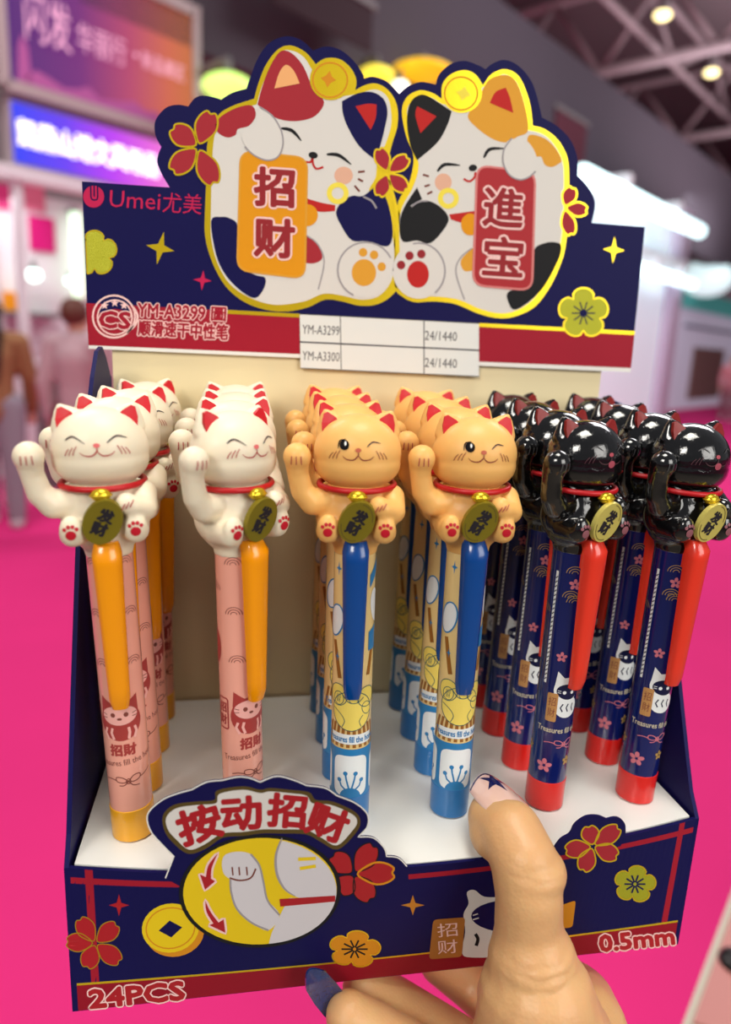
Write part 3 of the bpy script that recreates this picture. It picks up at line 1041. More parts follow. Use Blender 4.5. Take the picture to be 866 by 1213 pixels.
KIND = {
    'white': dict(skin=mat('cat_white_plastic', (236, 223, 197), 0.45, sss=0.12, coat=0.05), barrel=mat('pink_barrel', (240, 168, 148), 0.22, coat=0.5, spec=0.6),
                  cap=mat('yellow_cap', (236, 166, 18), 0.28, coat=0.4), clip=mat('yellow_clip', (244, 152, 2), 0.26, coat=0.5),
                  coin=mat('olive_gold', (132, 118, 30), 0.38, metal=0.35), line=mat('fine_dark_line', (50, 40, 44), 0.6), ear=mat('ear_red', (196, 20, 32), 0.45), chars='发财',
                  pad=mat('pad_red', (190, 16, 40), 0.45), nose=mat('nose_pink', (226, 110, 110), 0.4)),
    'orange': dict(skin=mat('cat_orange_plastic', (238, 182, 104), 0.45, sss=0.12, coat=0.05), barrel=mat('cream_barrel', (236, 206, 140), 0.22, coat=0.5, spec=0.6),
                   cap=mat('blue_cap', (32, 112, 178), 0.28, coat=0.4), clip=mat('blue_clip', (0, 66, 140), 0.26, coat=0.5),
                   coin=mat('olive_gold', (132, 118, 30), 0.38, metal=0.35), line=mat('fine_dark_line', (50, 40, 44), 0.6), ear=mat('ear_red', (196, 20, 32), 0.45), chars='发财',
                   pad=mat('pad_red', (190, 16, 40), 0.45), nose=mat('nose_brown', (190, 96, 70), 0.4)),
    'black': dict(skin=mat('cat_black_plastic', (14, 14, 16), 0.12, coat=1.0, bump=0.35, bscale=330), barrel=mat('navy_barrel', (14, 26, 92), 0.18, coat=0.6, spec=0.6),
                  cap=mat('red_cap', (214, 30, 24), 0.28, coat=0.4), clip=mat('red_clip', (226, 54, 34), 0.26, coat=0.5),
                  coin=mat('pale_gold', (222, 208, 110), 0.35, metal=0.4), line=mat('fine_grey_line', (70, 68, 70), 0.5), ear=mat('ear_dark_red', (126, 24, 22), 0.4), chars='发财',
                  pad=mat('pad_dusty_pink', (140, 84, 92), 0.5), nose=mat('nose_rose', (170, 70, 84), 0.4)),
}
M_collar = mat('collar_red', (186, 16, 26), 0.4)
M_bell = mat('bell_gold', (216, 184, 44), 0.25, metal=0.7)


def wrap(name, vfs, layer, m, parent, S=S_barrel, maxlen=0.9):
    return lay(name, join2d(vfs), S, 0.00003 * layer, m, parent, maxlen)


def blossom(cx, cy, r, n=5):
    out = []
    for k in range(n):
        a = 2 * math.pi * k / n + 0.3
        out.append(fill(ell(cx + r * 0.58 * math.cos(a), cy + r * 0.58 * math.sin(a), r * 0.42, r * 0.3, math.degrees(a), 10)))
    return out


def fan(cx, cy, r, w=0.2):
    return [ribbon([(cx + rr * math.cos(t), cy + rr * 0.9 * math.sin(t)) for t in [math.pi * k / 10 for k in range(11)]], w) for rr in (r, r * 0.68, r * 0.36)]


def bowknot(cx, cy, s):
    q = lambda pts: ribbon(spline([(cx + x * s, cy + y * s) for x, y in pts], 5, False), 0.3)
    return [q([(0, 0), (1.5, 1.6), (3.2, 1.6), (3.2, 0.4), (1.6, -0.3), (0, 0)]), q([(0, 0), (-1.5, 1.2), (-3.2, 1.3), (-3.3, 0.1), (-1.6, -0.4), (0, 0)]),
            q([(0, 0), (1.2, -1.4), (3.0, -1.8)]), q([(0, 0), (-1.2, -1.2), (-2.6, -1.3)]), q([(3.2, 0.5), (5.0, 1.0), (7, 2.0)]), q([(-3.2, 0.3), (-5.2, 0.6), (-7, 0.2)]),
            ribbon(ell(cx, cy, 0.6 * s, 0.8 * s, 0, 10), 0.3, True)]


def txt(s, u, v, w, h, off=0.0, rot=0):
    return text_px(s, u, v, w, h, rot, off, 1)


def prints(kind, barrel):
    if kind == 'white':
        m1, m2, m3 = mat('brick_print', (168, 62, 58), 0.4), mat('brown_fine_print', (128, 64, 54), 0.5), mat('rose_face_print', (240, 176, 166), 0.4)
        fans = []
        for v, u in ((58, -4.6), (58, 4.8), (73, -5.2), (73, 5.0), (88, -5.0), (88, 4.6), (66, 12), (80, -12)):
            fans += fan(u, v, 2.5)
        wrap('fan_print', fans, 1, m2, barrel)
        b = [fill(ell(-0.8, 40.5, 6.3, 6.1, 0, 30)), fill([(-6.4, 43), (-6.0, 48.6), (-2.6, 46.2)]), fill([(4.8, 43), (4.6, 48.6), (1.0, 46.2)])]
        b += [fill(ell(13, 60, 3.0, 5.6, 0, 20)), fill(ell(-13, 62, 3.0, 5.6, 0, 20))]
        wrap('doll_print', b, 1, m1, barrel)
        wrap('doll_face_print', [fill(ell(-0.8, 42.6, 5.2, 3.1, 0, 24))] + [ribbon([(x, 34.9), (x * 1.25, 37), (x * 1.1, 38.6)], 0.8) for x in (-4.4, -2.8, 1.4, 3.0)], 2, m3, barrel)
        wrap('doll_eye_print', [fill(ell(-2.6, 42.8, 0.7, 0.75, 0, 10)), fill(ell(1.1, 42.8, 0.7, 0.75, 0, 10)), fill(ell(-0.8, 41.5, 0.7, 0.4, 0, 10))] +
             [ribbon([(s * 3.6 - 0.8, 42.4 + k), (s * 5 - 0.8, 42.6 + 1.4 * k)], 0.22) for s in (-1, 1) for k in (-0.5, 0.4)], 3, m2, barrel)
        wrap('sign_print', [ribbon(rrect([(-12, 36), (-8, 36), (-8, 46), (-12, 46)], 0.8), 0.5, True), txt('招', -10, 43, 2.9, 3.2, 0.03), txt('財', -10, 39, 2.9, 3.2, 0.03)], 1, m1, barrel)
        wrap('lettering_print', [txt('招', -2.6, 31.4, 3.5, 3.6, 0.05), txt('財', 1.4, 31.4, 3.5, 3.6, 0.05)], 1, m1, barrel)
        wrap('motto_print', [txt('Treasures fill the home', 0, 27.4, 20, 1.9, 0.0, 5)], 1, m2, barrel)
        wrap('bow_print', bowknot(0.2, 21.0, 1.05), 1, m2, barrel)
    elif kind == 'orange':
        mb, mw = mat('blue_print', (42, 124, 182), 0.35), mat('white_barrel_print', (232, 236, 236), 0.35)
        my, mk, mg = mat('lemon_print', (240, 216, 104), 0.35), mat('ochre_print', (150, 96, 34), 0.4), mat('teal_line_print', (44, 88, 96), 0.4)
        wrap('blue_foot_print', [fill([(-19.7, 10), (19.7, 10), (19.7, 27.5), (-19.7, 27.5)])], 1, mb, barrel)
        wrap('white_petal_print', [fill(rrect([(c - 5.6, 11), (c + 5.6, 11), (c + 5.6, 25.2), (c - 5.6, 25.2)], 3)) for c in (-13, 0, 13)], 2, mw, barrel)
        st = []
        for c in (-13, 0, 13):
            st.append(fill(ell(c, 10.6, 3.4, 3.4, 0, 18)))
            for dx, top in ((-3.6, 16.5), (-1.6, 19), (1.6, 19), (3.6, 16.5)):
                st += [ribbon([(c, 12), (c + dx * 0.8, top - 2), (c + dx, top)], 0.55), fill(ell(c + dx, top, 0.75, 0.75, 0, 10))]
        wrap('stamen_print', st, 3, mb, barrel)
        wrap('stripe_print', [fill([(c - 0.55, 28), (c + 0.55, 28), (c * 0.8 + 0.5, 36), (c * 0.8 - 0.5, 36)]) for c in range(-9, 10, 2)], 1, mk, barrel)
        wrap('motto_band_print', [fill([(-7, 29.2), (7, 29.2), (7, 32.6), (-7, 32.6)])], 2, mw, barrel)
        wrap('motto_print', [txt('Treasures fill the home', 0, 30.9, 17, 2.0, 0.03)], 3, mb, barrel)
        wrap('cat_print', [fill(ell(0, 40.5, 6.6, 6.6, 0, 28)), fill(ell(-4.6, 45.6, 3.2, 3.6, 0, 20)), fill(ell(4.8, 45, 3.2, 3.4, 0, 20)), fill(ell(-14, 44, 4, 6, 0, 20)), fill(ell(14, 44, 4, 6, 0, 20))], 3, my, barrel)
        ln = [ribbon(ell(0, 40.5, 6.6, 6.6, 0, 28), 0.28, True), ribbon(ell(-4.6, 45.6, 3.2, 3.6, 0, 20), 0.28, True), ribbon(ell(4.8, 45, 3.2, 3.4, 0, 20), 0.28, True), ribbon(ell(-4.4, 44.5, 1.8, 2.2, 0, 16), 0.25, True),
              ribbon(spline([(-3, 46), (-1, 43.6), (1.6, 43.4), (3.6, 45)], 5, False), 0.28), ribbon(ell(0.6, 44.4, 1.5, 1.2, 0, 14), 0.22, True), ribbon(ell(4.9, 41.2, 1.7, 2.2, 20, 14), 0.25, True),
              ribbon(spline([(-6.2, 41), (-3.6, 39.4), (-2.2, 37.2), (-3.0, 35.0)], 5, False), 0.25), ribbon(spline([(3.0, 35.2), (2.4, 37.2), (3.6, 39)], 5, False), 0.25), ribbon(ell(-14, 44, 4, 6, 0, 20), 0.28, True), ribbon(ell(14, 44, 4, 6, 0, 20), 0.28, True)]
        wrap('cat_line_print', ln + [txt('招', -4.4, 45.2, 1.5, 1.4), txt('財', -4.4, 43.8, 1.5, 1.4)], 4, mg, barrel)
        wrap('stick_print', [ribbon([(-6.6, 63), (-4.2, 51)], 1.5), ribbon([(7.2, 63), (5.2, 52)], 1.5), ribbon([(-15, 66), (-12.6, 54)], 1.5)], 1, mk, barrel)
        wrap('paddle_print', [fill(ell(-6.2, 69.5, 2.7, 5.0, -12, 22)), fill(ell(-15.2, 72, 2.7, 5.0, -12, 22)), fill(ell(8.2, 74, 2.6, 5.6, 10, 22))], 2, mw, barrel)
        wrap('paddle_line_print', [ribbon(ell(-6.2, 69.5, 2.9, 5.2, -12, 22), 0.5, True), ribbon(ell(-15.2, 72, 2.9, 5.2, -12, 22), 0.5, True), fill([(5.0, 80), (10, 86), (10, 90), (5.0, 84)]), fill([(5, 60), (9, 60), (9, 68), (5, 66)]),
                                   fill(star4(-5.2, 86, 1.1, 2.2)), fill(star4(-14, 86, 1.1, 2.2)), fill(star4(-5.2, 58, 0.8, 1.6))], 3, mb, barrel)
    else:
        mw, mp, mg, mt = mat('white_barrel_print', (232, 236, 236), 0.35), mat('pink_line_print', (206, 116, 130), 0.4), mat('gold_fan_print', (176, 140, 74), 0.35), mat('tan_barrel_print', (190, 140, 84), 0.4)
        mn = mat('navy_face_print', (16, 20, 60), 0.35)
        fans = []
        for v, u in ((84, -3.6), (88, 3.0), (74.5, -2.6), (76, -4.0), (82, 12), (70, -13), (64, 13)):
            fans += fan(u, v, 2.6)
        wrap('fan_print', fans, 1, mg, barrel)
        for u, v, r in ((-3.2, 80.5, 1.9), (-4.6, 56, 1.8), (-6.2, 17, 2.6), (9, 70, 1.8), (13, 52, 1.8)):
            wrap('flower_print', blossom(u, v, r), 1, mp, barrel)
        wrap('bow_print', bowknot(-0.5, 25.2, 0.95), 1, mp, barrel)
        for u, v in ((1.6, 18.8), (12, 20), (-13, 22)):
            wrap('gold_flower_print', blossom(u, v, 1.8), 1, mg, barrel)
        cat = []
        for c in (-1.6, 12.5):
            cat += [fill(ell(c, 44.6, 4.3, 4.4, 0, 24)), fill([(c - 4.1, 45.5), (c - 3.5, 51.0), (c - 0.6, 48.2)]), fill([(c + 4.1, 45.5), (c + 3.5, 51.0), (c + 0.6, 48.2)]), fill(ell(c + 0.6, 38.6, 4.2, 3.8, 0, 24))]
        cat += [ribbon(spline([(3.6, 60), (2.6, 63), (3.6, 66), (2.8, 69), (4.0, 71.5)], 5, False), 0.35)]
        wrap('cat_print', cat, 1, mw, barrel)
        fc = []
        for c in (-1.6, 12.5):
            fc += [fill(ell(c + 0.4, 44.0, 3.8, 2.7, -8, 22)), ribbon([(c - 0.8, 39.8), (c - 1.6, 38.4), (c - 0.8, 37)], 0.45), ribbon([(c + 1.0, 39.8), (c + 0.4, 38.4), (c + 1.0, 37)], 0.45), ribbon([(c + 2.8, 39.8), (c + 2.4, 38.4), (c + 3, 37)], 0.45)]
        wrap('cat_face_print', fc, 2, mn, barrel)
        wrap('cat_eye_print', [fill(ell(c + dx, 43.8, 0.62, 0.62, 0, 10)) for c in (-1.6, 12.5) for dx in (-0.8, 1.9)] + [ribbon([(c - 3.0, 44.4 + k), (c - 1.9, 44.3 + k)], 0.2) for c in (-1.6, 12.5) for k in (0, -0.7)], 3, mw, barrel)
        wrap('tan_sign_print', [fill(rrect([(-7.6, 33.2), (-4.2, 33.2), (-4.2, 43.2), (-7.6, 43.2)], 0.6)), fill(rrect([(6.4, 33.2), (9.6, 33.2), (9.6, 43.2), (6.4, 43.2)], 0.6))], 3, mt, barrel)
        wrap('tan_sign_lettering', [txt('招', -5.9, 40.3, 2.4, 3.0), txt('財', -5.9, 36.4, 2.4, 3.0)], 4, mat('brown_fine_print', (128, 64, 54), 0.5), barrel)
        wrap('motto_print', [txt('Treasures fill the home', 0, 30.2, 20, 1.9, 0.02)], 1, mat('cream_letter_print', (206, 196, 170), 0.4), barrel)
        strip = [fill([(-9.6, 46), (-8.7, 46), (-8.7, 84), (-9.6, 84)])]
        wrap('white_strip_print', strip, 1, mw, barrel)
        wrap('strip_mark_print', [ribbon([(-9.5, 47 + 1.5 * k), (-8.8, 47.8 + 1.5 * k)], 0.35) for k in range(24)], 2, mat('label_ink', (60, 58, 66), 0.6), barrel)


def make_pen(kind):
    K = KIND[kind]
    root = thing('lucky_cat_pen', 'x', 'pen')
    br = shade_auto(bm_obj('barrel', lathe([(RB, 0.0100), (RB, 0.0925), (0.0060, 0.0928)], 48), K['barrel'], root))
    prints(kind, br)
    shade_auto(bm_obj('end_cap', lathe([(RB - 0.0004, 0.0), (RB + 0.0001, 0.0004), (RB + 0.0002, 0.0105), (RB - 0.0001, 0.0108)], 48), K['cap'], root))
    shade_auto(bm_obj('clip', clip_mesh(), K['clip'], root), 50)
    body = link_mesh('cat_body', BODYM.copy(), K['skin'], root)
    head = link_mesh('cat_head', HEADM.copy(), K['skin'], root)
    # collar and bell
    bm = bmesh.new()
    bm_tube(bm, [(0.0110 * math.cos(t), 0.0093 * math.sin(t) - 0.0002, 0.1108 + 0.0006 * math.sin(t)) for t in [2 * math.pi * k / 48 for k in range(48)]], 0.00088, 8, True)
    bm_obj('collar', bm, M_collar, root, True)
    bm = bmesh.new()
    bm_ell(bm, (0, -0.0108, 0.1090), (0.0026, 0.0018, 0.0018), None, 24, 14)
    bm_tube(bm, [(0.0027 * math.cos(t), -0.0108 + 0.0017 * math.sin(t), 0.1090) for t in [2 * math.pi * k / 32 for k in range(32)]], 0.0003, 6, True)
    bm_obj('bell', bm, M_bell, root, True)
    # oval coin leaning to the right on the belly
    rot = Matrix.Rotation(math.radians(8), 3, 'X') @ Matrix.Rotation(math.radians(24), 3, 'Y')
    cc = Vector((0.0, -0.0119, 0.1020))
    bm = bmesh.new()
    nseg = 40
    fr, bk = [], []
    for k in range(nseg):
        t = 2 * math.pi * k / nseg
        for lst, yy, f in ((fr, -0.0007, 0.97), (bk, 0.0008, 1.0)):
            lst.append(bm.verts.new(cc + rot @ Vector((0.0050 * f * math.cos(t), yy, 0.0066 * f * math.sin(t)))))
    bm.faces.new(fr)
    bm.faces.new(bk[::-1])
    for k in range(nseg):
        bm.faces.new((fr[k], fr[(k + 1) % nseg], bk[(k + 1) % nseg], bk[k]))
    coin = bm_obj('coin', bm, K['coin'], root)
    S_coin = lambda a, b, off: cc + rot @ Vector((a * mm, -0.00074 - off, b * mm))
    wrap('coin_lettering', [txt(K['chars'][0], 0.2, 2.1, 3.8, 3.6, 0.06), txt(K['chars'][1], -0.2, -1.9, 3.8, 3.6, 0.06)], 1, mat('coin_ink', (30, 26, 34), 0.5), coin, S_coin, None)
    if kind != 'white':
        wrap('coin_groove', [ribbon(ell(0, 0, 4.1, 5.7, 0, 36)[20:31], 0.25), ribbon(ell(0, 0, 4.1, 5.7, 0, 36)[2:11], 0.25)], 1, mat('coin_groove_ink', (96, 80, 30), 0.5), coin, S_coin, None)
    # ears, eyes, nose, mouth, whiskers on the head
    for s in (-1, 1):
        rot = Matrix.Rotation(s * 0.42, 3, 'Y')
        base = Vector((s * 0.0080, 0.0008, 0.1282))
        loc2 = [(-0.0030, -0.0012), (0.0030, -0.0012), (0.0022, 0.0012), (0.0006, 0.0034), (-0.0006, 0.0034), (-0.0022, 0.0012)]
        dep = [-0.0034, -0.0034, -0.0028, -0.0019, -0.0019, -0.0028]
        bm = bmesh.new()
        vv = [bm.verts.new(base + rot @ Vector((x, d, z))) for (x, z), d in zip(loc2, dep)]
        mid = bm.verts.new(base + rot @ Vector((0, -0.0029, 0.0006)))
        low = [bm.verts.new(v.co + Vector((0, 0.0016, 0))) for v in vv]
        for k in range(6):
            bm.faces.new((vv[k], vv[(k + 1) % 6], mid))
            bm.faces.new((vv[k], low[k], low[(k + 1) % 6], vv[(k + 1) % 6]))
        bm_obj('inner_ear', bm, K['ear'], head, False)
    L = K['line']
    hw = lambda nm, vfs, m, ly=1: wrap(nm, vfs, ly, m, head, S_head_front, 1.0)
    arc = lambda pts, w=0.33, tp=True: ribbon(spline(pts, 5, False), w, False, tp)
    if kind == 'white':
        hw('eye', [arc([(-7.8, 3.4), (-5.8, 4.4), (-2.9, 2.6)], 0.42)], L)
        hw('eye', [arc([(2.6, 2.7), (5.0, 4.3), (7.6, 3.6)], 0.42)], L)
    elif kind == 'orange':
        hw('eye', [fill(ell(-3.9, 3.4, 1.35, 1.4, 0, 20)), arc([(-5.6, 2.4), (-5.2, 4.4), (-3.4, 5.0)], 0.3)], mat('eye_black', (20, 16, 20), 0.7, spec=0.1))
        hw('eye_glint', [fill(ell(-3.6, 3.8, 0.28, 0.6, 0, 10))], mat('eye_glint_white', (240, 236, 230), 0.3), 2)
        hw('eye', [arc([(2.4, 3.0), (4.0, 4.3), (6.2, 3.9)], 0.38)], L)
    else:
        hw('eye', [arc([(-6.4, 3.6), (-4.8, 4.4), (-2.8, 3.2)], 0.35)], L)
        hw('eye', [arc([(2.8, 3.2), (4.8, 4.4), (6.4, 3.6)], 0.35)], L)
    mouthm = mat('mouth_red', (176, 50, 56), 0.5) if kind == 'white' else (mat('mouth_brown', (140, 66, 50), 0.5) if kind == 'orange' else mat('mouth_dark_rose', (74, 40, 48), 0.45))
    hw('nose', [fill(ell(0, 2.1, 0.85, 0.6, 0, 14))], K['nose'])
    hw('mouth', [arc([(0, 1.5), (0, 0.6), (-1.3, -0.6), (-3.2, -0.5), (-4.4, 0.4)], 0.36), arc([(0, 0.6), (1.3, -0.6), (3.2, -0.5), (4.4, 0.4)], 0.36)], mouthm)
    for s in (-1, 1):
        hw('whiskers', [ribbon(spline([(s * (5.0 + 1.0 * k), 1.9 - 0.35 * k), (s * (5.7 + 1.0 * k), 0.7 - 0.2 * k), (s * (6.1 + 1.0 * k), -0.5 - 0.1 * k)], 4, False), 0.2) for k in range(3)], mouthm)
    if kind == 'black':
        hw('tongue', [fill(ell(0.4, -0.8, 1.3, 1.1, 0, 16))], mat('tongue_pink', (170, 76, 92), 0.4), 2)
    # paw pads and claw lines
    for s in (-1, 1):
        S_sole = lambda a, b, off, s=s: Vector((s * 0.0081 + a * mm, -0.0103 - 0.00215 * math.sqrt(max(0.05, 1 - (a / 3.3) ** 2 - (b / 4.2) ** 2)) - off, 0.0998 + b * mm))
        wrap('paw_pads', [fill(ell(0, -0.9, 1.35, 1.3, 0, 16))] + [fill(ell(x, y, 0.5, 0.55, 0, 10)) for x, y in ((-1.5, 0.7), (-0.5, 1.4), (0.6, 1.4), (1.55, 0.7))], 1, K['pad'], body, S_sole, 0.7)
    claw = mat('claw_line_red', (176, 70, 70), 0.5) if kind != 'black' else K['line']
    S_paw = lambda a, b, off: Vector((-0.0171 + a * mm, -0.0066 - 0.0040 * math.sqrt(max(0.05, 1 - (a / 4.2) ** 2 - (b / 4.2) ** 2)) - off, 0.1194 + b * mm))
    wrap('claw_lines', [ribbon([(x, 0.6), (x * 1.1, -1.8)], 0.28) for x in (-1.3, 0, 1.3)], 1, claw, body, S_paw, 0.8)
    S_paw2 = lambda a, b, off: Vector((0.0064 + a * mm, -0.0098 - 0.0031 * math.sqrt(max(0.05, 1 - (a / 3.4) ** 2 - (b / 3.2) ** 2)) - off, 0.1061 + b * mm))
    wrap('claw_lines', [ribbon([(-1.4 + 1.1 * k, -1.2 + 0.4 * k), (-0.4 + 1.1 * k, 0.6 + 0.4 * k)], 0.28) for k in range(3)], 1, claw, body, S_paw2, 0.8)
    return root


def copy_tree(o, parent=None):
    c = o.copy()
    C.objects.link(c)
    c.parent = parent
    for ch in list(o.children):
        copy_tree(ch, c)
    return c


# grid: six columns, four rows; every column leans a little outwards
COLX = [0.0160 + 0.034 * i for i in range(6)]
ROWY = [0.0150 + 0.0236 * j for j in range(4)]
LEAN = [(-5.2, -4.6, -2.8, -1.4), (-3.4, -3.0, -3.0, -3.0), (-2.0, -1.2, -0.6, 0.0), (-0.6, 0.6, 1.2, 1.6), (0.8, 2.0, 3.0, 3.6), (2.6, 3.2, 3.6, 3.4)]   # mm at head height
TURN = [(6, 4, 26, 38), (36, 10, 8, 6), (-8, 12, 8, 10), (-4, -6, -2, -8), (18, 14, 20, 16), (12, 16, 10, 14)]  # degrees, + turns the face to the right
KCOL = ['white', 'white', 'orange', 'orange', 'black', 'black']
NAMES = {'white': 'white cat pen with yellow clip', 'orange': 'orange cat pen with blue clip', 'black': 'black cat pen with red clip'}
ROWN = ['frontmost', 'second from the front', 'third from the front', 'rearmost']
COLN = ['leftmost column', 'second column from left', 'left orange column', 'right orange column', 'left black column', 'rightmost column']
protos = {}
for i in range(6):
    for j in range(4):
        k = KCOL[i]
        if k not in protos:
            protos[k] = make_pen(k)
            pen = protos[k]
        else:
            pen = copy_tree(protos[k])
        pen.location = (COLX[i], ROWY[j], BZ + H + 0.0002)
        tilt = math.atan2(LEAN[i][j], 115)
        pen.rotation_euler = (Matrix.Rotation(tilt, 3, 'Y') @ Matrix.Rotation(math.radians(TURN[i][j]), 3, 'Z')).to_euler()
        pen.scale = (1, 1, 1 + 0.008 * j)
        tag(pen, NAMES[k] + ', ' + ROWN[j] + ' in the ' + COLN[i], 'pen', 'lucky cat pens in the display')
for o in bpy.data.objects:
    t = o
    while t.parent is not None:
        t = t.parent
    if t.name.startswith('lucky_cat_pen'):
        o['_local'] = 1

# ================================================================ the hand that holds the box
def skin_material():
    mt = mat('skin', (226, 176, 134), 0.42, sss=0.25)
    nt = mt.node_tree
    b = nt.nodes['Principled BSDF']
    tc = nt.nodes.new('ShaderNodeTexCoord')
    n = nt.nodes.new('ShaderNodeTexNoise')
    n.inputs['Scale'].default_value = 70
    n.inputs['Detail'].default_value = 5
    mx = nt.nodes.new('ShaderNodeMix')
    mx.data_type = 'RGBA'
    mx.inputs[6].default_value = (*lin((216, 174, 120)), 1)
    mx.inputs[7].default_value = (*lin((204, 152, 108)), 1)
    nt.links.new(tc.outputs['Object'], n.inputs['Vector'])
    nt.links.new(n.outputs['Fac'], mx.inputs[0])
    nt.links.new(mx.outputs[2], b.inputs['Base Color'])
    vo = nt.nodes.new('ShaderNodeTexVoronoi')
    vo.inputs['Scale'].default_value = 900
    wv = nt.nodes.new('ShaderNodeTexNoise')
    wv.inputs['Scale'].default_value = 260
    nt.links.new(tc.outputs['Object'], vo.inputs['Vector'])
    nt.links.new(tc.outputs['Object'], wv.inputs['Vector'])
    ad = nt.nodes.new('ShaderNodeMath')
    ad.operation = 'ADD'
    nt.links.new(vo.outputs['Distance'], ad.inputs[0])
    nt.links.new(wv.outputs['Fac'], ad.inputs[1])
    bp = nt.nodes.new('ShaderNodeBump')
    bp.inputs['Strength'].default_value = 0.12
    bp.inputs['Distance'].default_value = 0.0006
    nt.links.new(ad.outputs[0], bp.inputs['Height'])
    nt.links.new(bp.outputs[0], b.inputs['Normal'])
    return mt


hand = thing('hand', 'hand gripping the display box from below, thumb on top with star-painted nail', 'hand', (0.150, -0.03, BZ - 0.05))


def mmc(pts):
    return [(x * mm, y * mm, BZ + z * mm, r * mm) for x, y, z, r in pts]




def apx(pts):
    """Joints of a finger: photograph position, distance y (mm), radius (mm)."""
    return [(*at(x, y, Y * mm), r * mm) for x, y, Y, r in pts]


bm = bmesh.new()
# thumb: tip over the edge, knuckle, shaft down the front panel, ball of the thumb
bm_chain(bm, mmc([(126.6, -4.5, 60.2, 8.6), (128.6, -12.5, 60.9, 9.6), (130.3, -19.5, 57.0, 9.9), (131.3, -23.2, 48, 9.8), (131.8, -24.0, 38, 10.0), (133.0, -26.5, 28, 13.2), (134.5, -29, 16, 17.6), (138, -31, -2, 22.5),
                  (147, -35, -28, 24), (158, -44, -58, 24), (172, -72, -100, 24), (190, -118, -150, 27)]))
bm_ell(bm, (0.1236, -0.0085, BZ + 0.0575), (0.0060, 0.0090, 0.0064))
bm_ell(bm, (0.1318, -0.0215, BZ + 0.0545), (0.0106, 0.0098, 0.0080))
# body of the palm under the box
bm_chain(bm, mmc([(146, -22, -20, 16), (161, -12, -18, 15.5), (165, 2, -27, 17)]))
bm_chain(bm, mmc([(150, -26, -40, 22), (160, -8, -40, 20)]))
# index, middle, ring and little finger, pads up against the bottom
bm_chain(bm, apx([(413, 1203, -9, 7.4), (440, 1219, -9.5, 8.2), (515, 1264, -13, 8.8)]) + mmc([(146, -20, -38, 12)]))
bm_chain(bm, apx([(432, 1172, 4, 7.8), (462, 1186, 3.5, 8.4), (525, 1226, 0, 9.0), (580, 1264, -6, 9.8)]) + mmc([(150, -10, -36, 12)]))
bm_chain(bm, apx([(520, 1140, 26, 7.6), (556, 1166, 22, 8.4), (604, 1206, 9, 9.0)]) + mmc([(158, 0, -32, 12)]))
bm_chain(bm, mmc([(136, 40, -10, 6.8), (148, 36, -13, 7.4), (158, 25, -20, 8.0), (165, 8, -28, 11)]))
me = fuse(bm, 0.0009, 9, 'hand_skin')
for v in me.vertices:                       # skin folds at the base of the thumb and over its knuckle
    x, y, z = v.co.x / mm, v.co.y / mm, (v.co.z - BZ) / mm
    if 112 < x < 152 and y < -18 and 20 < z < 64:
        for zc, dep, sl in ((35.5, 0.42, 0.10), (33.0, 0.5, 0.06), (30.2, 0.34, 0.12), (60.0, 0.22, -0.1), (57.6, 0.25, -0.08)):
            t = (z - zc - sl * (x - 132) - 0.35 * math.sin(x * 0.7 + zc)) / 0.75
            if abs(t) < 3:
                v.co.y += dep * mm * math.exp(-t * t) * max(0, 1 - ((x - 132) / 14) ** 2)
me.update()
M_skin = skin_material()
body = link_mesh('hand_skin', me, M_skin, hand, True)
print('hand', len(me.polygons))

M_nail = mat('nail_gloss', (222, 184, 172), 0.08, coat=1.0)
M_nailblue = mat('nail_navy', (18, 26, 84), 0.12, coat=1.0)
M_nailglit = mat('nail_glitter', (10, 18, 66), 0.15, coat=1.0, noise=0.8, nscale=900, rgb2=(40, 66, 130))


def nail(base, tip, upv, width, curv, m, parent, thick=0.0007):
    base, tip = Vector(base) * mm + Vector((0, 0, BZ)), Vector(tip) * mm + Vector((0, 0, BZ))
    a = (tip - base)
    L = a.length
    a.normalize()
    s = a.cross(Vector(upv)).normalized()
    n = s.cross(a).normalized()

    def S(u, v, off):               # u in -1..1 across, v in 0..1 along
        w = width * mm / 2 * math.sqrt(max(0.0, 1 - (max(0, 0.22 - v) / 0.24) ** 2)) * (1 - 0.18 * max(0, v - 0.55) / 0.45)
        return base + a * (L * v) + s * (u * w) + n * ((-curv * u * u + 0.9 * math.sin(v * 2.6) - 0.4) * mm + off)
    N = 16
    V = [(2 * i / N - 1, (j / N) * (1 - 0.16 * (2 * i / N - 1) ** 2) + (0.0)) for j in range(N + 1) for i in range(N + 1)]
    F = [(j * (N + 1) + i, j * (N + 1) + i + 1, (j + 1) * (N + 1) + i + 1, (j + 1) * (N + 1) + i) for j in range(N) for i in range(N)]
    o = lay('finger_nail', (V, F), S, 0.0, m, parent, None, thick)
    shade_auto(o, 50)
    return o, S


tn, S_tn = nail((130.0, -12.0, 70.1), (126.0, 6.5, 68.6), (0.10, 0.0, 1), 15.0, 3.6, M_nail, hand)
st = [(0.02 + (0.62 if k % 2 == 0 else 0.24) * math.cos(math.radians(36 * k - 90 + 12)), 0.69 + (0.36 if k % 2 == 0 else 0.13) * math.sin(math.radians(36 * k - 90 + 12)) * 0.9) for k in range(10)]
st = [(x, min(y, 0.985 * (1 - 0.16 * x * x))) for x, y in st]
lay('nail_star', fill(st), S_tn, 0.00005, M_nailblue, tn, 0.12)
edge = [(-1 + 0.1 * k, 0.985 * (1 - 0.16 * (-1 + 0.1 * k) ** 2)) for k in range(21)]
lay('nail_tip_line', fill(edge + [(x, y - 0.08 * (1.0 if x > 0 else 0.5)) for x, y in edge[::-1]]), S_tn, 0.00005, M_nailblue, tn, 0.12)
nb, nt_ = at(402, 1197, -0.0042), at(366, 1150, -0.0085)
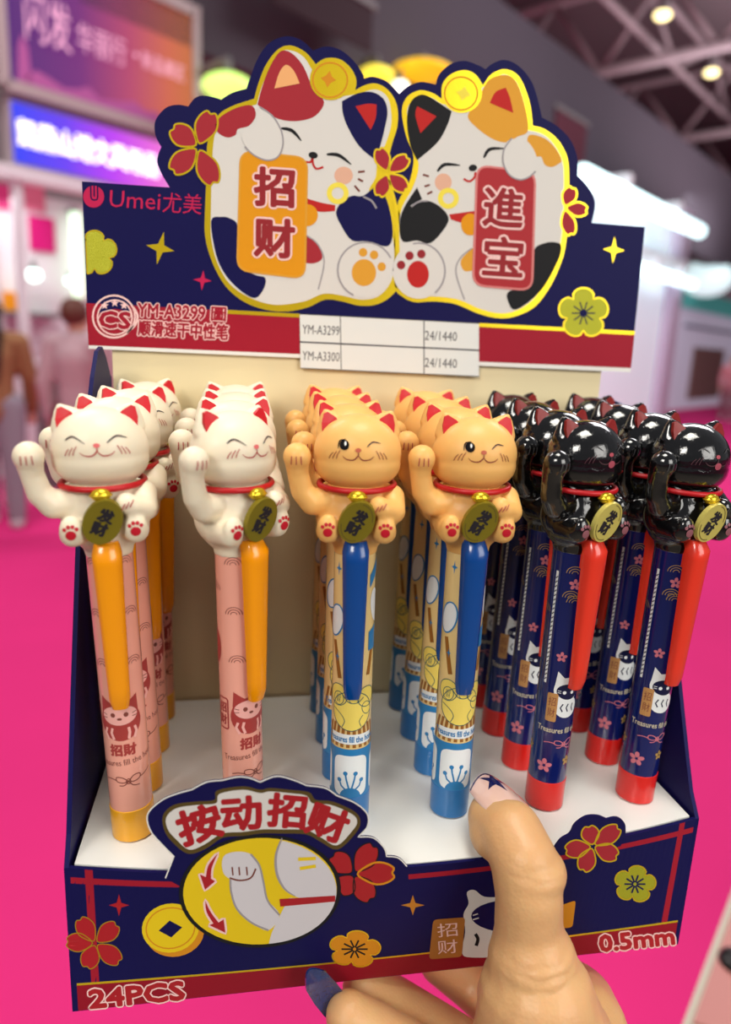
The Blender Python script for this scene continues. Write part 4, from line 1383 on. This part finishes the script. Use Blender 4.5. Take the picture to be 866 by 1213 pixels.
nail(((nb.x) / mm, nb.y / mm, (nb.z - BZ) / mm), (nt_.x / mm, nt_.y / mm, (nt_.z - BZ) / mm), (0.3, -0.95, 0.1), 8.6, -1.4, M_nailglit, hand)

# ================================================================ things in the hall, out of focus behind the display
def gradient(name, stops, axis_len, emit=0.0):
    """Printed colour gradient along the local s direction of a sign (uses object coordinates)."""
    mt = bpy.data.materials.new(name)
    mt.use_nodes = True
    nt = mt.node_tree
    b = nt.nodes['Principled BSDF']
    tc = nt.nodes.new('ShaderNodeTexCoord')
    sp = nt.nodes.new('ShaderNodeVectorMath')
    sp.operation = 'DOT_PRODUCT'
    sp.inputs[1].default_value = hv
    nt.links.new(tc.outputs['Object'], sp.inputs[0])
    mr = nt.nodes.new('ShaderNodeMapRange')
    base = hall(0, 0, 0).dot(hv)
    mr.inputs[1].default_value = axis_len[0] + base
    mr.inputs[2].default_value = axis_len[1] + base
    nt.links.new(sp.outputs['Value'], mr.inputs[0])
    cr = nt.nodes.new('ShaderNodeValToRGB')
    el = cr.color_ramp.elements
    while len(el) < len(stops):
        el.new(0.5)
    for e, (p, c) in zip(el, stops):
        e.position = p
        e.color = (*lin(c), 1)
    nt.links.new(mr.outputs[0], cr.inputs[0])
    b.inputs['Roughness'].default_value = 0.8
    b.inputs['Specular IOR Level'].default_value = 0.0
    if not emit:
        nt.links.new(cr.outputs[0], b.inputs['Base Color'])
    if emit:
        b.inputs['Base Color'].default_value = (0.03, 0.03, 0.03, 1)
        nt.links.new(cr.outputs[0], b.inputs['Emission Color'])
        b.inputs['Emission Strength'].default_value = emit
    return mt


def put(name, vf, q, m, parent, off=0.0):
    return lay(name, vf, S_hall(q), off, m, parent)


Q = 6.4
# --- large printed sign, top left
s0, zb0 = hp(6, 101, Q)
s1, _ = hp(231, 150, Q)
zt0 = hp(231, 22, Q)[1]
sign = thing('booth_sign', 'large purple to orange printed booth sign at top left', 'sign', hall((s0 + s1) / 2, Q, zb0))
sg = (s0 + 0.03, s1 - 0.03)
hbox('sign_panel', sg, (Q, Q + 0.08), (zb0 + 0.05, zt0), gradient('sign_gradient', [(0, (92, 40, 128)), (0.35, (128, 48, 132)), (0.62, (196, 78, 118)), (0.85, (224, 112, 84)), (1, (214, 120, 70))], sg, 0.85), sign)  # panel, letters and skyline glow in their materials in place of lamplight
for a, b, c, d in ((s0 - 0.05, s0 + 0.03, zb0, zt0 + 0.1), (s1 - 0.03, s1 + 0.05, zb0, zt0 + 0.1), (s0, s1, zb0 - 0.04, zb0 + 0.05), (s0, s1, zt0, zt0 + 0.1)):
    hbox('sign_frame', (a, b), (Q - 0.04, Q + 0.1), (c, d), M_frame, sign)
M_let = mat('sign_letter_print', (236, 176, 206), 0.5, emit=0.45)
L = s1 - s0
hgt = 1.0


def sign_text(t, fx_, z, w, h, q, m, parent, rot=0, off=0.03, bold=0.03):
    V, F = text_px(t, 0, 0, w, h, rot, bold, 1)
    return put('lettering', ([(x + fx_, y + z, e) for x, y, e in V], F), q, m, parent, off)


for t, px, py, wpx, h in (('闪发', 55, 27, 54, 0.36), ('华丽行', 119, 54, 56, 0.22), ('·', 159, 66, 5, 0.04), ('新品展区', 192, 80, 50, 0.14)):
    sa, za = hp(px, py, Q)
    sw = hp(px + wpx / 2, py, Q)[0] - hp(px - wpx / 2, py, Q)[0]
    sign_text(t, sa, za, sw, h, Q, M_let, sign, 0, 0.03, 0.0)
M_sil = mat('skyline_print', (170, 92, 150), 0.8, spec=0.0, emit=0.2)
sa, za = hp(28, 103, Q)
put('tower_print', fill([(sa - 0.05, zb0 + 0.05), (sa + 0.07, zb0 + 0.05), (sa + 0.05, zb0 + 0.32), (sa + 0.01, zb0 + 0.42), (sa - 0.03, zb0 + 0.32)]), Q, M_sil, sign, 0.01)
sky = [(sg[0] + 0.12 + (sg[1] - sg[0] - 0.2) * k / 14, zb0 + 0.06 + (0.12 if k % 4 == 1 else 0.05 + 0.02 * (k % 3))) for k in range(15)]
put('skyline_strip_print', fill([(sky[0][0], zb0 + 0.05)] + sky + [(sky[-1][0], zb0 + 0.05)]), Q, M_sil, sign, 0.01)

# --- illuminated blue to pink light box below it
a0, zl1 = hp(14, 119, Q)
a1, _ = hp(232, 180, Q)
zl0 = hp(22, 192, Q)[1]
lbx = thing('light_box', 'glowing blue to pink light box sign below the large printed sign', 'light box', hall((a0 + a1) / 2, Q, zl0))
hbox('light_panel', (a0, a1), (Q, Q + 0.1), (zl0, zl1), gradient('light_gradient', [(0, (52, 70, 255)), (0.25, (110, 66, 250)), (0.5, (196, 66, 250)), (0.75, (244, 110, 226)), (1, (252, 190, 220))], (a0, a1), 0.95), lbx)
hbox('light_box_rim', (a0 - 0.03, a1 + 0.03), (Q + 0.02, Q + 0.14), (zl0 - 0.03, zl1 + 0.03), M_frame, lbx)
M_glow = mat('glow_letter', (255, 250, 255), 0.5, emit=1.5)
sa, za = hp(108, 167, Q)
sw = hp(190, 176, Q)[0] - hp(28, 153, Q)[0]
sign_text('凯燕山港文具用品', sa, za - 0.08, sw, 0.2, Q, M_glow, lbx, 0, 0.03, 0.03)

# --- the booth below: white wall, posts, posters, lamps, counter
QB = 7.1
booth = thing('exhibition_booth', 'white walled exhibition booth below the signs at left', 'booth', hall(3, QB, 0))
hbox('booth_wall', (0.8, 5.6), (QB + 0.6, QB + 0.7), (0, zl0), M_bwhite, booth)
hbox('booth_beam', (0.8, 5.4), (Q - 0.05, Q + 0.12), (zl0 - 0.14, zl0 - 0.04), M_bwhite, booth)
hbox('booth_beam', (0.8, 5.4), (Q + 0.02, Q + 0.12), (zl1 + 0.02, zb0 - 0.04), M_bgrey, booth)
for px in (-6, 26):
    sp = hp(px, 300, Q)[0]
    hbox('booth_post', (sp - 0.035, sp + 0.035), (Q, Q + 0.08), (0, zl0 - 0.1), M_bwhite, booth)
hbox('booth_counter', (hp(34, 400, QB)[0], hp(60, 400, QB)[0]), (QB - 0.25, QB + 0.2), (0, 1.18), mat('counter_grey', (120, 110, 112), 0.6), booth)
hbox('counter_top', (hp(32, 400, QB)[0], hp(62, 400, QB)[0]), (QB - 0.3, QB + 0.25), (1.18, 1.24), M_bwhite, booth)
QP = QB + 0.57


def poster(px0, py0, px1, py1, rgb, label, q=QP):
    x0, z1 = hp(px0, py0, q)
    x1, z0 = hp(px1, py1, q)
    return tag(hbox('poster', (x0, x1), (q, q + 0.02), (z0, z1), mat('poster_%d_%d_%d' % rgb, rgb, 0.6), None), label, 'poster', 'posters in the left booth')


poster(34, 254, 66, 300, (206, 0, 118), 'magenta square poster inside the white booth at left')
poster(28, 208, 54, 252, (226, 120, 150), 'pale pink poster above the magenta one in the booth')
poster(-14, 214, 18, 250, (216, 60, 130), 'pink poster at the left edge of the photo')
x0, z1 = hp(0, 346, QP)
x1, z0 = hp(24, 369, QP)
tag(hbox('storage_box', (x0 - 0.2, x1), (QP - 0.2, QP - 0.02), (z0, z1), mat('orange_box', (240, 160, 20), 0.5)), 'orange box on the booth wall shelf at the left edge', 'box')
tag(hbox('wall_shelf', (x0 - 0.3, hp(62, 372, QP)[0]), (QP - 0.25, QP + 0.02), (z0 - 0.05, z0 - 0.005), M_bgrey), 'grey wall shelf under the orange box in the booth', 'shelf')


def lamp(px, py, q, r, rgb, e, label, name='booth_lamp'):
    s_, z_ = hp(px, py, q)
    o = thing(name, label, 'lamp', hall(s_, q, z_))
    bm = bmesh.new()
    bm_ell(bm, hall(s_, q, z_), (r, r, r * 0.8), None, 16, 10)
    bm_obj('bulb', bm, mat('lamp_glow_%d_%d_%d_%d' % (*rgb, int(e * 10)), rgb, 0.4, emit=e), o, True)
    bm = bmesh.new()
    bm_tube(bm, [hall(s_, q, z_ + r * 0.5), hall(s_, q, z_ + r * 2.0)], [r * 0.5, r * 0.3], 10)
    bm_obj('lamp_holder', bm, M_bgrey, o, True)
    return o


lamp(40, 326, QP - 0.2, 0.075, (220, 255, 245), 3.0, 'round white booth lamp left of the other one at far left')
lamp(83, 333, QP - 0.2, 0.05, (210, 255, 240), 2.5, 'small white booth lamp beside the display header edge')
s_, z_ = hp(91, 300, QP - 0.1)
zz0, zz1 = hp(94, 352, QP - 0.1)[1], hp(90, 252, QP - 0.1)[1]
tube = thing('light_tube', 'upright pale green light tube just left of the display', 'lamp', hall(s_, QP - 0.1, zz0))
bm = bmesh.new()
bm_tube(bm, [hall(s_, QP - 0.1, zz0), hall(s_, QP - 0.1, zz1)], 0.055, 12)
bm_obj('tube', bm, mat('tube_glow', (222, 255, 222), 0.4, emit=1.6), tube, True)
hbox('tube_bracket', (s_ - 0.03, s_ + 0.03), (QP - 0.12, QP), (zz1, zz1 + 0.05), M_bgrey, tube)

# --- lights and banners seen above the header
def banner(px0, py0, px1, py1, q, rgb, label):
    x0, z1 = hp(px0, py0, q)
    x1, z0 = hp(px1, py1, q)
    o = thing('hanging_banner', label, 'banner', hall((x0 + x1) / 2, q, z0), 'dark banners hanging in the hall')
    hbox('cloth', (x0, x1), (q, q + 0.03), (z0, z1), mat('banner_%d' % rgb[0], rgb, 0.8), o)
    hbox('rod', (x0 - 0.05, x1 + 0.05), (q - 0.02, q + 0.05), (z1, z1 + 0.06), M_bgrey, o)


banner(322, -60, 440, 62, 6.0, (46, 16, 28), 'dark maroon banner hanging behind the left cat of the header')
banner(660, 128, 690, 205, 6.36, (84, 34, 48), 'small maroon banner beside the right header cat')


def far_lamp(px, py, q, w, h, rgb, e, label):
    x, z = hp(px, py, q)
    o = thing('hall_lamp', label, 'lamp', hall(x, q, z), 'lamps far back in the hall')
    bm = bmesh.new()
    bm_ell(bm, hall(x, q, z), (w / 2, w / 2, h / 2), None, 20, 10)
    bm_obj('shade', bm, mat('hall_lamp_%d_%d' % (rgb[0], rgb[1]), rgb, 0.4, emit=e), o, True)
    bm = bmesh.new()
    bm_tube(bm, [hall(x, q, z + h * 0.4), hall(x, q, z + h * 1.1)], [w * 0.12, w * 0.06], 10)
    bm_obj('stem', bm, M_bgrey, o, True)
    hbox('wall_bracket', (x - 0.02, x + 0.02), (q, 6.42), (z + h * 0.9, z + h * 1.1), M_bgrey, o)


far_lamp(270, 104, 6.0, 0.5, 0.24, (196, 240, 120), 1.3, 'lime green lamp shining above the red flower of the header')
far_lamp(446, 90, 6.2, 0.44, 0.2, (246, 226, 70), 1.2, 'yellow lamp peeking out between the two header cats')
far_lamp(474, 106, 6.15, 0.22, 0.2, (255, 255, 236), 2.5, 'white lamp between the two header cats')
far_lamp(500, 85, 6.2, 0.8, 0.18, (240, 190, 30), 0.9, 'wide amber lamp behind the gap between the cats')
for px, py in ((785, 18), (843, 86)):
    s_, q_ = hz(px, py, 8.6)
    o = thing('high_bay_lamp', 'warm high bay lamp hanging from the trusses, ' + ('upper one' if py < 50 else 'lower one'), 'lamp', hall(s_, q_, 8.6), 'high bay lamps under the roof')
    bm = bmesh.new()
    bm_ell(bm, hall(s_, q_, 8.6), (0.17, 0.17, 0.09), None, 20, 10)
    bm_obj('lens', bm, mat('warm_lamp_glow', (255, 238, 170), 0.4, emit=3.0), o, True)
    bm = bmesh.new()
    bm_tube(bm, [hall(s_, q_, 8.65), hall(s_, q_, 8.95), hall(s_, q_, 9.4)], [0.16, 0.08, 0.03], 14)
    bm_obj('housing', bm, M_bgrey, o, True)

# --- roof trusses: they run across the hall
def truss(s, q0, q1, z0, z1, label, n=9):
    o = thing('roof_truss', label, 'truss', hall(s, q0, z0), 'steel trusses under the roof')
    for z, r in ((z0, 0.13), (z1, 0.11)):
        bm = bmesh.new()
        bm_tube(bm, [hall(s, q0, z), hall(s, q1, z)], r, 8)
        bm_obj('chord', bm, M_truss, o, True)
    for k in range(n):
        qa, qb = q0 + (q1 - q0) * k / n, q0 + (q1 - q0) * (k + 1) / n
        bm = bmesh.new()
        bm_tube(bm, [hall(s, qa, z0 if k % 2 else z1), hall(s, qb, z1 if k % 2 else z0)], 0.075, 6)
        bm_obj('web_bar', bm, M_truss, o, True)


sA, qA = hz(866, 52, 8.3)
sB, qB = hz(866, 156, 8.3)
sC, qC = hz(866, 214, 8.3)
print('truss s', sA, qA, sB, qB, sC, qC)
truss(sA, 4.5, 19.5, 8.3, 10.1, 'nearest steel roof truss at the upper right', 11)
truss(sB, 4.5, 23, 8.3, 10.1, 'second steel roof truss behind the nearest', 13)
truss(sC, 4.5, 23, 8.3, 10.1, 'farthest steel roof truss near the right edge', 13)
for qq, lb in ((7.6, 'long roof beam nearest the dark fascia'), (11.5, 'long roof beam farther across the hall roof')):
    o = thing('roof_beam', lb, 'beam', hall(sA, qq, 8.9), 'long beams under the roof')
    for zz in (8.9, 10.0):
        bm = bmesh.new()
        bm_tube(bm, [hall(8, qq, zz), hall(48, qq, zz)], 0.09, 8)
        bm_obj('rail', bm, M_truss, o, True)
    for k in range(16):
        bm = bmesh.new()
        bm_tube(bm, [hall(8 + 2.5 * k, qq, 8.9 if k % 2 else 10.0), hall(10.5 + 2.5 * k, qq, 10.0 if k % 2 else 8.9)], 0.06, 6)
        bm_obj('lattice_bar', bm, M_truss, o, True)

# --- right side: white booths with light strips
def strip(px0, py0, px1, py1, q, r, label, e=2.6):
    a, za = hp(px0, py0, q)
    b, zb = hp(px1, py1, q)
    z = (za + zb) / 2
    o = thing('light_strip', label, 'lamp', hall((a + b) / 2, q, z), 'white light strips over the right booths')
    bm = bmesh.new()
    bm_tube(bm, [hall(a, q, z), hall(b, q, z)], r, 12)
    bm_obj('tube', bm, mat('cool_strip_glow', (214, 248, 250), 0.4, emit=e), o, True)
    for f in (0.3, 0.75):
        s_ = a + (b - a) * f
        hbox('strip_bracket', (s_ - 0.08, s_ + 0.08), (q - 0.05, q + 0.3), (z + r * 0.6, z + r + 0.18), M_bwhite, o)
    return a, b, z


a, b, z = strip(690, 197, 828, 280, 5.0, 0.13, 'long white light strip sloping down behind the header right corner')
sr0, sr1 = hp(700, 300, 5.6)[0], hp(790, 330, 5.6)[0]
rb = thing('white_booth', 'brightly lit white booth below the long light strip at right', 'booth', hall((sr0 + sr1) / 2, 5.6, 0))
hbox('booth_wall', (sr0 - 1, sr1), (5.6, 5.8), (0, 4.3), mat('lit_white_panel', (220, 230, 238), 0.5, emit=0.32), rb)  # wall glows in its material to look brightly lit
hbox('booth_cornice', (sr0 - 1, sr1 + 0.4), (5.35, 5.65), (z - 0.75, z - 0.5), M_bwhite, rb)
x0 = hp(740, 330, 5.5)[0]
hbox('door_post', (sr1, sr1 + 0.5), (5.4, 5.8), (0, 4.6), mat('lilac_panel', (196, 184, 204), 0.6), rb)
strip(756, 316, 820, 338, 5.2, 0.1, 'short white light strip beside the header right edge', 2.0)
g0, g1 = hp(804, 400, 7.5)[0], hp(880, 400, 7.5)[0]
gb = thing('teal_booth', 'pale lilac booth with a teal fascia at the right edge', 'booth', hall((g0 + g1) / 2, 7.5, 0))
zt, zb_ = hp(820, 344, 7.5)[1], hp(820, 366, 7.5)[1]
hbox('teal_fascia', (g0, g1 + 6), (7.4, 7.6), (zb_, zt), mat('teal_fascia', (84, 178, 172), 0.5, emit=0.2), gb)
hbox('booth_wall', (g0, g1 + 6), (7.55, 7.7), (0, zb_), mat('lilac_wall', (206, 200, 220), 0.6, emit=0.28), gb)  # wall given a glow of its own to look brighter
hbox('booth_top', (g0, g1 + 6), (7.45, 7.7), (zt, zt + 0.8), M_bwhite, gb)
zl = hp(820, 384, 7.4)[1]
hbox('sign_line', (g0 + 0.5, g1 + 2), (7.5, 7.55), (zl - 0.1, zl), mat('sign_line_grey', (120, 124, 150), 0.6), gb)
dk0, dk1 = hp(826, 420, 7.4)[0], hp(862, 420, 7.4)[0]
hbox('booth_doorway', (dk0, dk1), (7.5, 7.56), (0.3, 2.0), mat('doorway_brown', (150, 120, 112), 0.7), gb)
s_, z_ = hp(838, 330, 6.9)
o = thing('round_lamp', 'large round white lamp above the teal fascia at right', 'lamp', hall(s_, 6.9, z_))
bm = bmesh.new()
bm_ell(bm, hall(s_, 6.9, z_), (0.72, 0.72, 0.52), None, 24, 12)
bm_obj('globe', bm, mat('globe_glow', (214, 242, 244), 0.4, emit=0.9), o, True)
hbox('lamp_arm', (s_ - 0.05, s_ + 0.05), (6.9, 7.5), (z_ - 0.05, z_ + 0.05), M_bgrey, o)


# --- people walking in the hall
def person(px, py, height, label, hair, top, legs, face, longhair=False, dist=None):
    p = floor_at(px, py)
    k = height / 1.7
    o = thing('person', label, 'person', p)
    c_, s_ = math.cos(face), math.sin(face)

    def T(pts):
        return [(p.x + (x * c_ - y * s_) * k, p.y + (x * s_ + y * c_) * k, z * k, r * k) for x, y, z, r in pts]
    leg = lambda sx, st: [(sx * 0.09, 0, 0.92, 0.095), (sx * 0.10, st * 0.35, 0.50, 0.066), (sx * 0.10, st * 0.6, 0.09, 0.046)]
    foot = lambda sx, st: [(sx * 0.10, st * 0.6 + 0.02, 0.045, 0.043), (sx * 0.105, st * 0.6 - 0.15, 0.035, 0.034)]
    arm = lambda sx, st: [(sx * 0.185, 0, 1.40, 0.055), (sx * 0.235, st * 0.3, 1.13, 0.044), (sx * 0.225, st * 0.5 - 0.06, 0.90, 0.034), (sx * 0.22, st * 0.5 - 0.09, 0.80, 0.038)]
    torso = [(0, 0, 0.95, 0.125), (0, 0, 1.12, 0.115), (0, 0.005, 1.30, 0.13), (0, 0, 1.40, 0.09), (0, 0, 1.48, 0.052), (0, -0.01, 1.52, 0.05)]
    bm = bmesh.new()
    for st, sx in ((0.16, -1), (-0.14, 1)):
        bm_chain(bm, T(leg(sx, st) + foot(sx, st)))
        bm_chain(bm, T([(0, 0, 1.40, 0.08)] + arm(sx, -st)))
    bm_chain(bm, T(torso))
    hc = T([(0, -0.015, 1.595, 0.1)])[0]
    bm_ell(bm, hc[:3], (0.078 * k, 0.098 * k, 0.115 * k), Matrix.Rotation(face, 3, 'Z'))
    nose = T([(0, -0.115, 1.575, 0.016)])[0]
    bm_ell(bm, nose[:3], (0.014 * k, 0.02 * k, 0.02 * k))
    link_mesh('body', fuse(bm, 0.02 * k, 3), mat('person_skin', (214, 168, 140), 0.5), o, True)
    bm = bmesh.new()
    bm_chain(bm, T([(0, 0, 0.90, 0.135), (0, 0, 1.12, 0.135), (0, 0.005, 1.30, 0.15), (0, 0, 1.41, 0.10)]))
    for st, sx in ((0.16, -1), (-0.14, 1)):
        a4 = arm(sx, -st)
        bm_chain(bm, T([(0, 0, 1.40, 0.09)] + [(x, y, z_, r + 0.018) for x, y, z_, r in a4[:3]]))
    link_mesh('top', fuse(bm, 0.02 * k, 3), mat('cloth_%d_%d_%d' % top, top, 0.8), o, True)
    bm = bmesh.new()
    for st, sx in ((0.16, -1), (-0.14, 1)):
        bm_chain(bm, T([(0, 0, 0.95, 0.135)] + [(x, y, z_, r + 0.022) for x, y, z_, r in leg(sx, st)]))
    link_mesh('trousers', fuse(bm, 0.02 * k, 3), mat('cloth_%d_%d_%d' % legs, legs, 0.8), o, True)
    for st, sx in ((0.16, -1), (-0.14, 1)):
        bm = bmesh.new()
        bm_chain(bm, T([(x, y, z_, r + 0.012) for x, y, z_, r in foot(sx, st)]))
        link_mesh('shoe', fuse(bm, 0.014 * k, 2), mat('shoe_grey', (190, 180, 186), 0.6), o, True)
    bm = bmesh.new()
    hr = T([(0, 0.015, 1.62, 0.108)])[0]
    bm_ell(bm, hr[:3], (0.092 * k, 0.105 * k, 0.105 * k), Matrix.Rotation(face, 3, 'Z'))
    if longhair:
        bm_chain(bm, T([(0, 0.06, 1.60, 0.085), (0, 0.10, 1.45, 0.09), (0, 0.12, 1.25, 0.075), (0, 0.12, 1.12, 0.05)]))
    link_mesh('hair', fuse(bm, 0.018 * k, 3), mat('hair_%d' % hair[0], hair, 0.6), o, True)
    return o


person(6, 622, 1.74, 'person with long dark hair, tan top and grey trousers at the left edge', (30, 22, 24), (150, 106, 70), (140, 128, 140), math.radians(190), True)
person(102, 640, 1.74, 'person in a pale pink top behind the white cat pens', (96, 52, 40), (184, 152, 158), (110, 30, 46), math.radians(160))
person(764, 500, 1.72, 'distant person in dark clothes right of the display header', (30, 28, 40), (70, 74, 110), (60, 60, 84), math.radians(20))
person(858, 498, 1.7, 'distant person in a rosy top at the right edge', (90, 60, 56), (214, 140, 150), (150, 110, 120), math.radians(-30))

# --- low counter in the lower right corner
TZ = 0.82
c0, c1, c2, c3 = [floor_at(x, y, TZ) for x, y in ((876, 1030), (800, 1232), (1010, 1290), (1010, 1010))]
low = thing('display_counter', 'low counter with white rim and dusty pink top in the lower right corner', 'counter', ((c0.x + c2.x) / 2, (c0.y + c2.y) / 2, 0))


def prism(name, pts, z0, z1, m, parent, bev=0.0):
    bm = bmesh.new()
    lo = [bm.verts.new((x, y, z0)) for x, y in pts]
    hi = [bm.verts.new((x, y, z1)) for x, y in pts]
    bm.faces.new(lo[::-1])
    bm.faces.new(hi)
    n = len(pts)
    for k in range(n):
        bm.faces.new((lo[k], lo[(k + 1) % n], hi[(k + 1) % n], hi[k]))
    if bev:
        bmesh.ops.bevel(bm, geom=list(bm.edges), offset=bev, segments=3, affect='EDGES')
    return bm_obj(name, bm, m, parent)


quad = [c0, c1, c2, c3]
cen = sum(quad, Vector()) / 4
prism('counter_body', [(cen + (p - cen) * 0.97).xy for p in quad], 0.0, TZ - 0.03, mat('counter_side', (150, 110, 108), 0.5), low)
prism('counter_rim', [p.xy for p in quad], TZ - 0.03, TZ, mat('counter_rim_white', (186, 178, 160), 0.45), low, 0.008)
prism('counter_panel', [(cen + (p - cen) * 0.86).xy for p in quad], TZ - 0.002, TZ + 0.004, mat('counter_pink', (176, 112, 106), 0.5), low)
kp = floor_at(872, 1144, TZ)
bm = bmesh.new()
bm_ell(bm, (kp.x, kp.y, TZ + 0.004), (0.02, 0.02, 0.012), None, 20, 10)
bm_obj('cable_cap', bm, mat('cap_black', (24, 20, 20), 0.4), low, True)

# fill added to brighten the left booth interior; area light over the right booths
area('left_booth_light', hall(3.0, QB - 0.1, zl0 - 0.2), hall(3.0, QB + 0.3, 0), 1.2, 14, (1, 0.98, 1))
area('right_booth_light', hall(20, 4.8, 4.6), hall(21, 7.4, 1.0), 3.0, 60, (0.94, 0.98, 1))

# ---------------------------------------------------------------- settle parents: children keep their place in the world
def settle():
    bpy.context.view_layer.update()
    for o in bpy.data.objects:
        if o.parent is not None and o.get('_local') is None:
            top = o.parent
            while top.parent is not None:
                top = top.parent
            if o.parent is top:
                o.matrix_parent_inverse = top.matrix_world.inverted()


settle()
for o in bpy.data.objects:
    if '_local' in o:
        del o['_local']
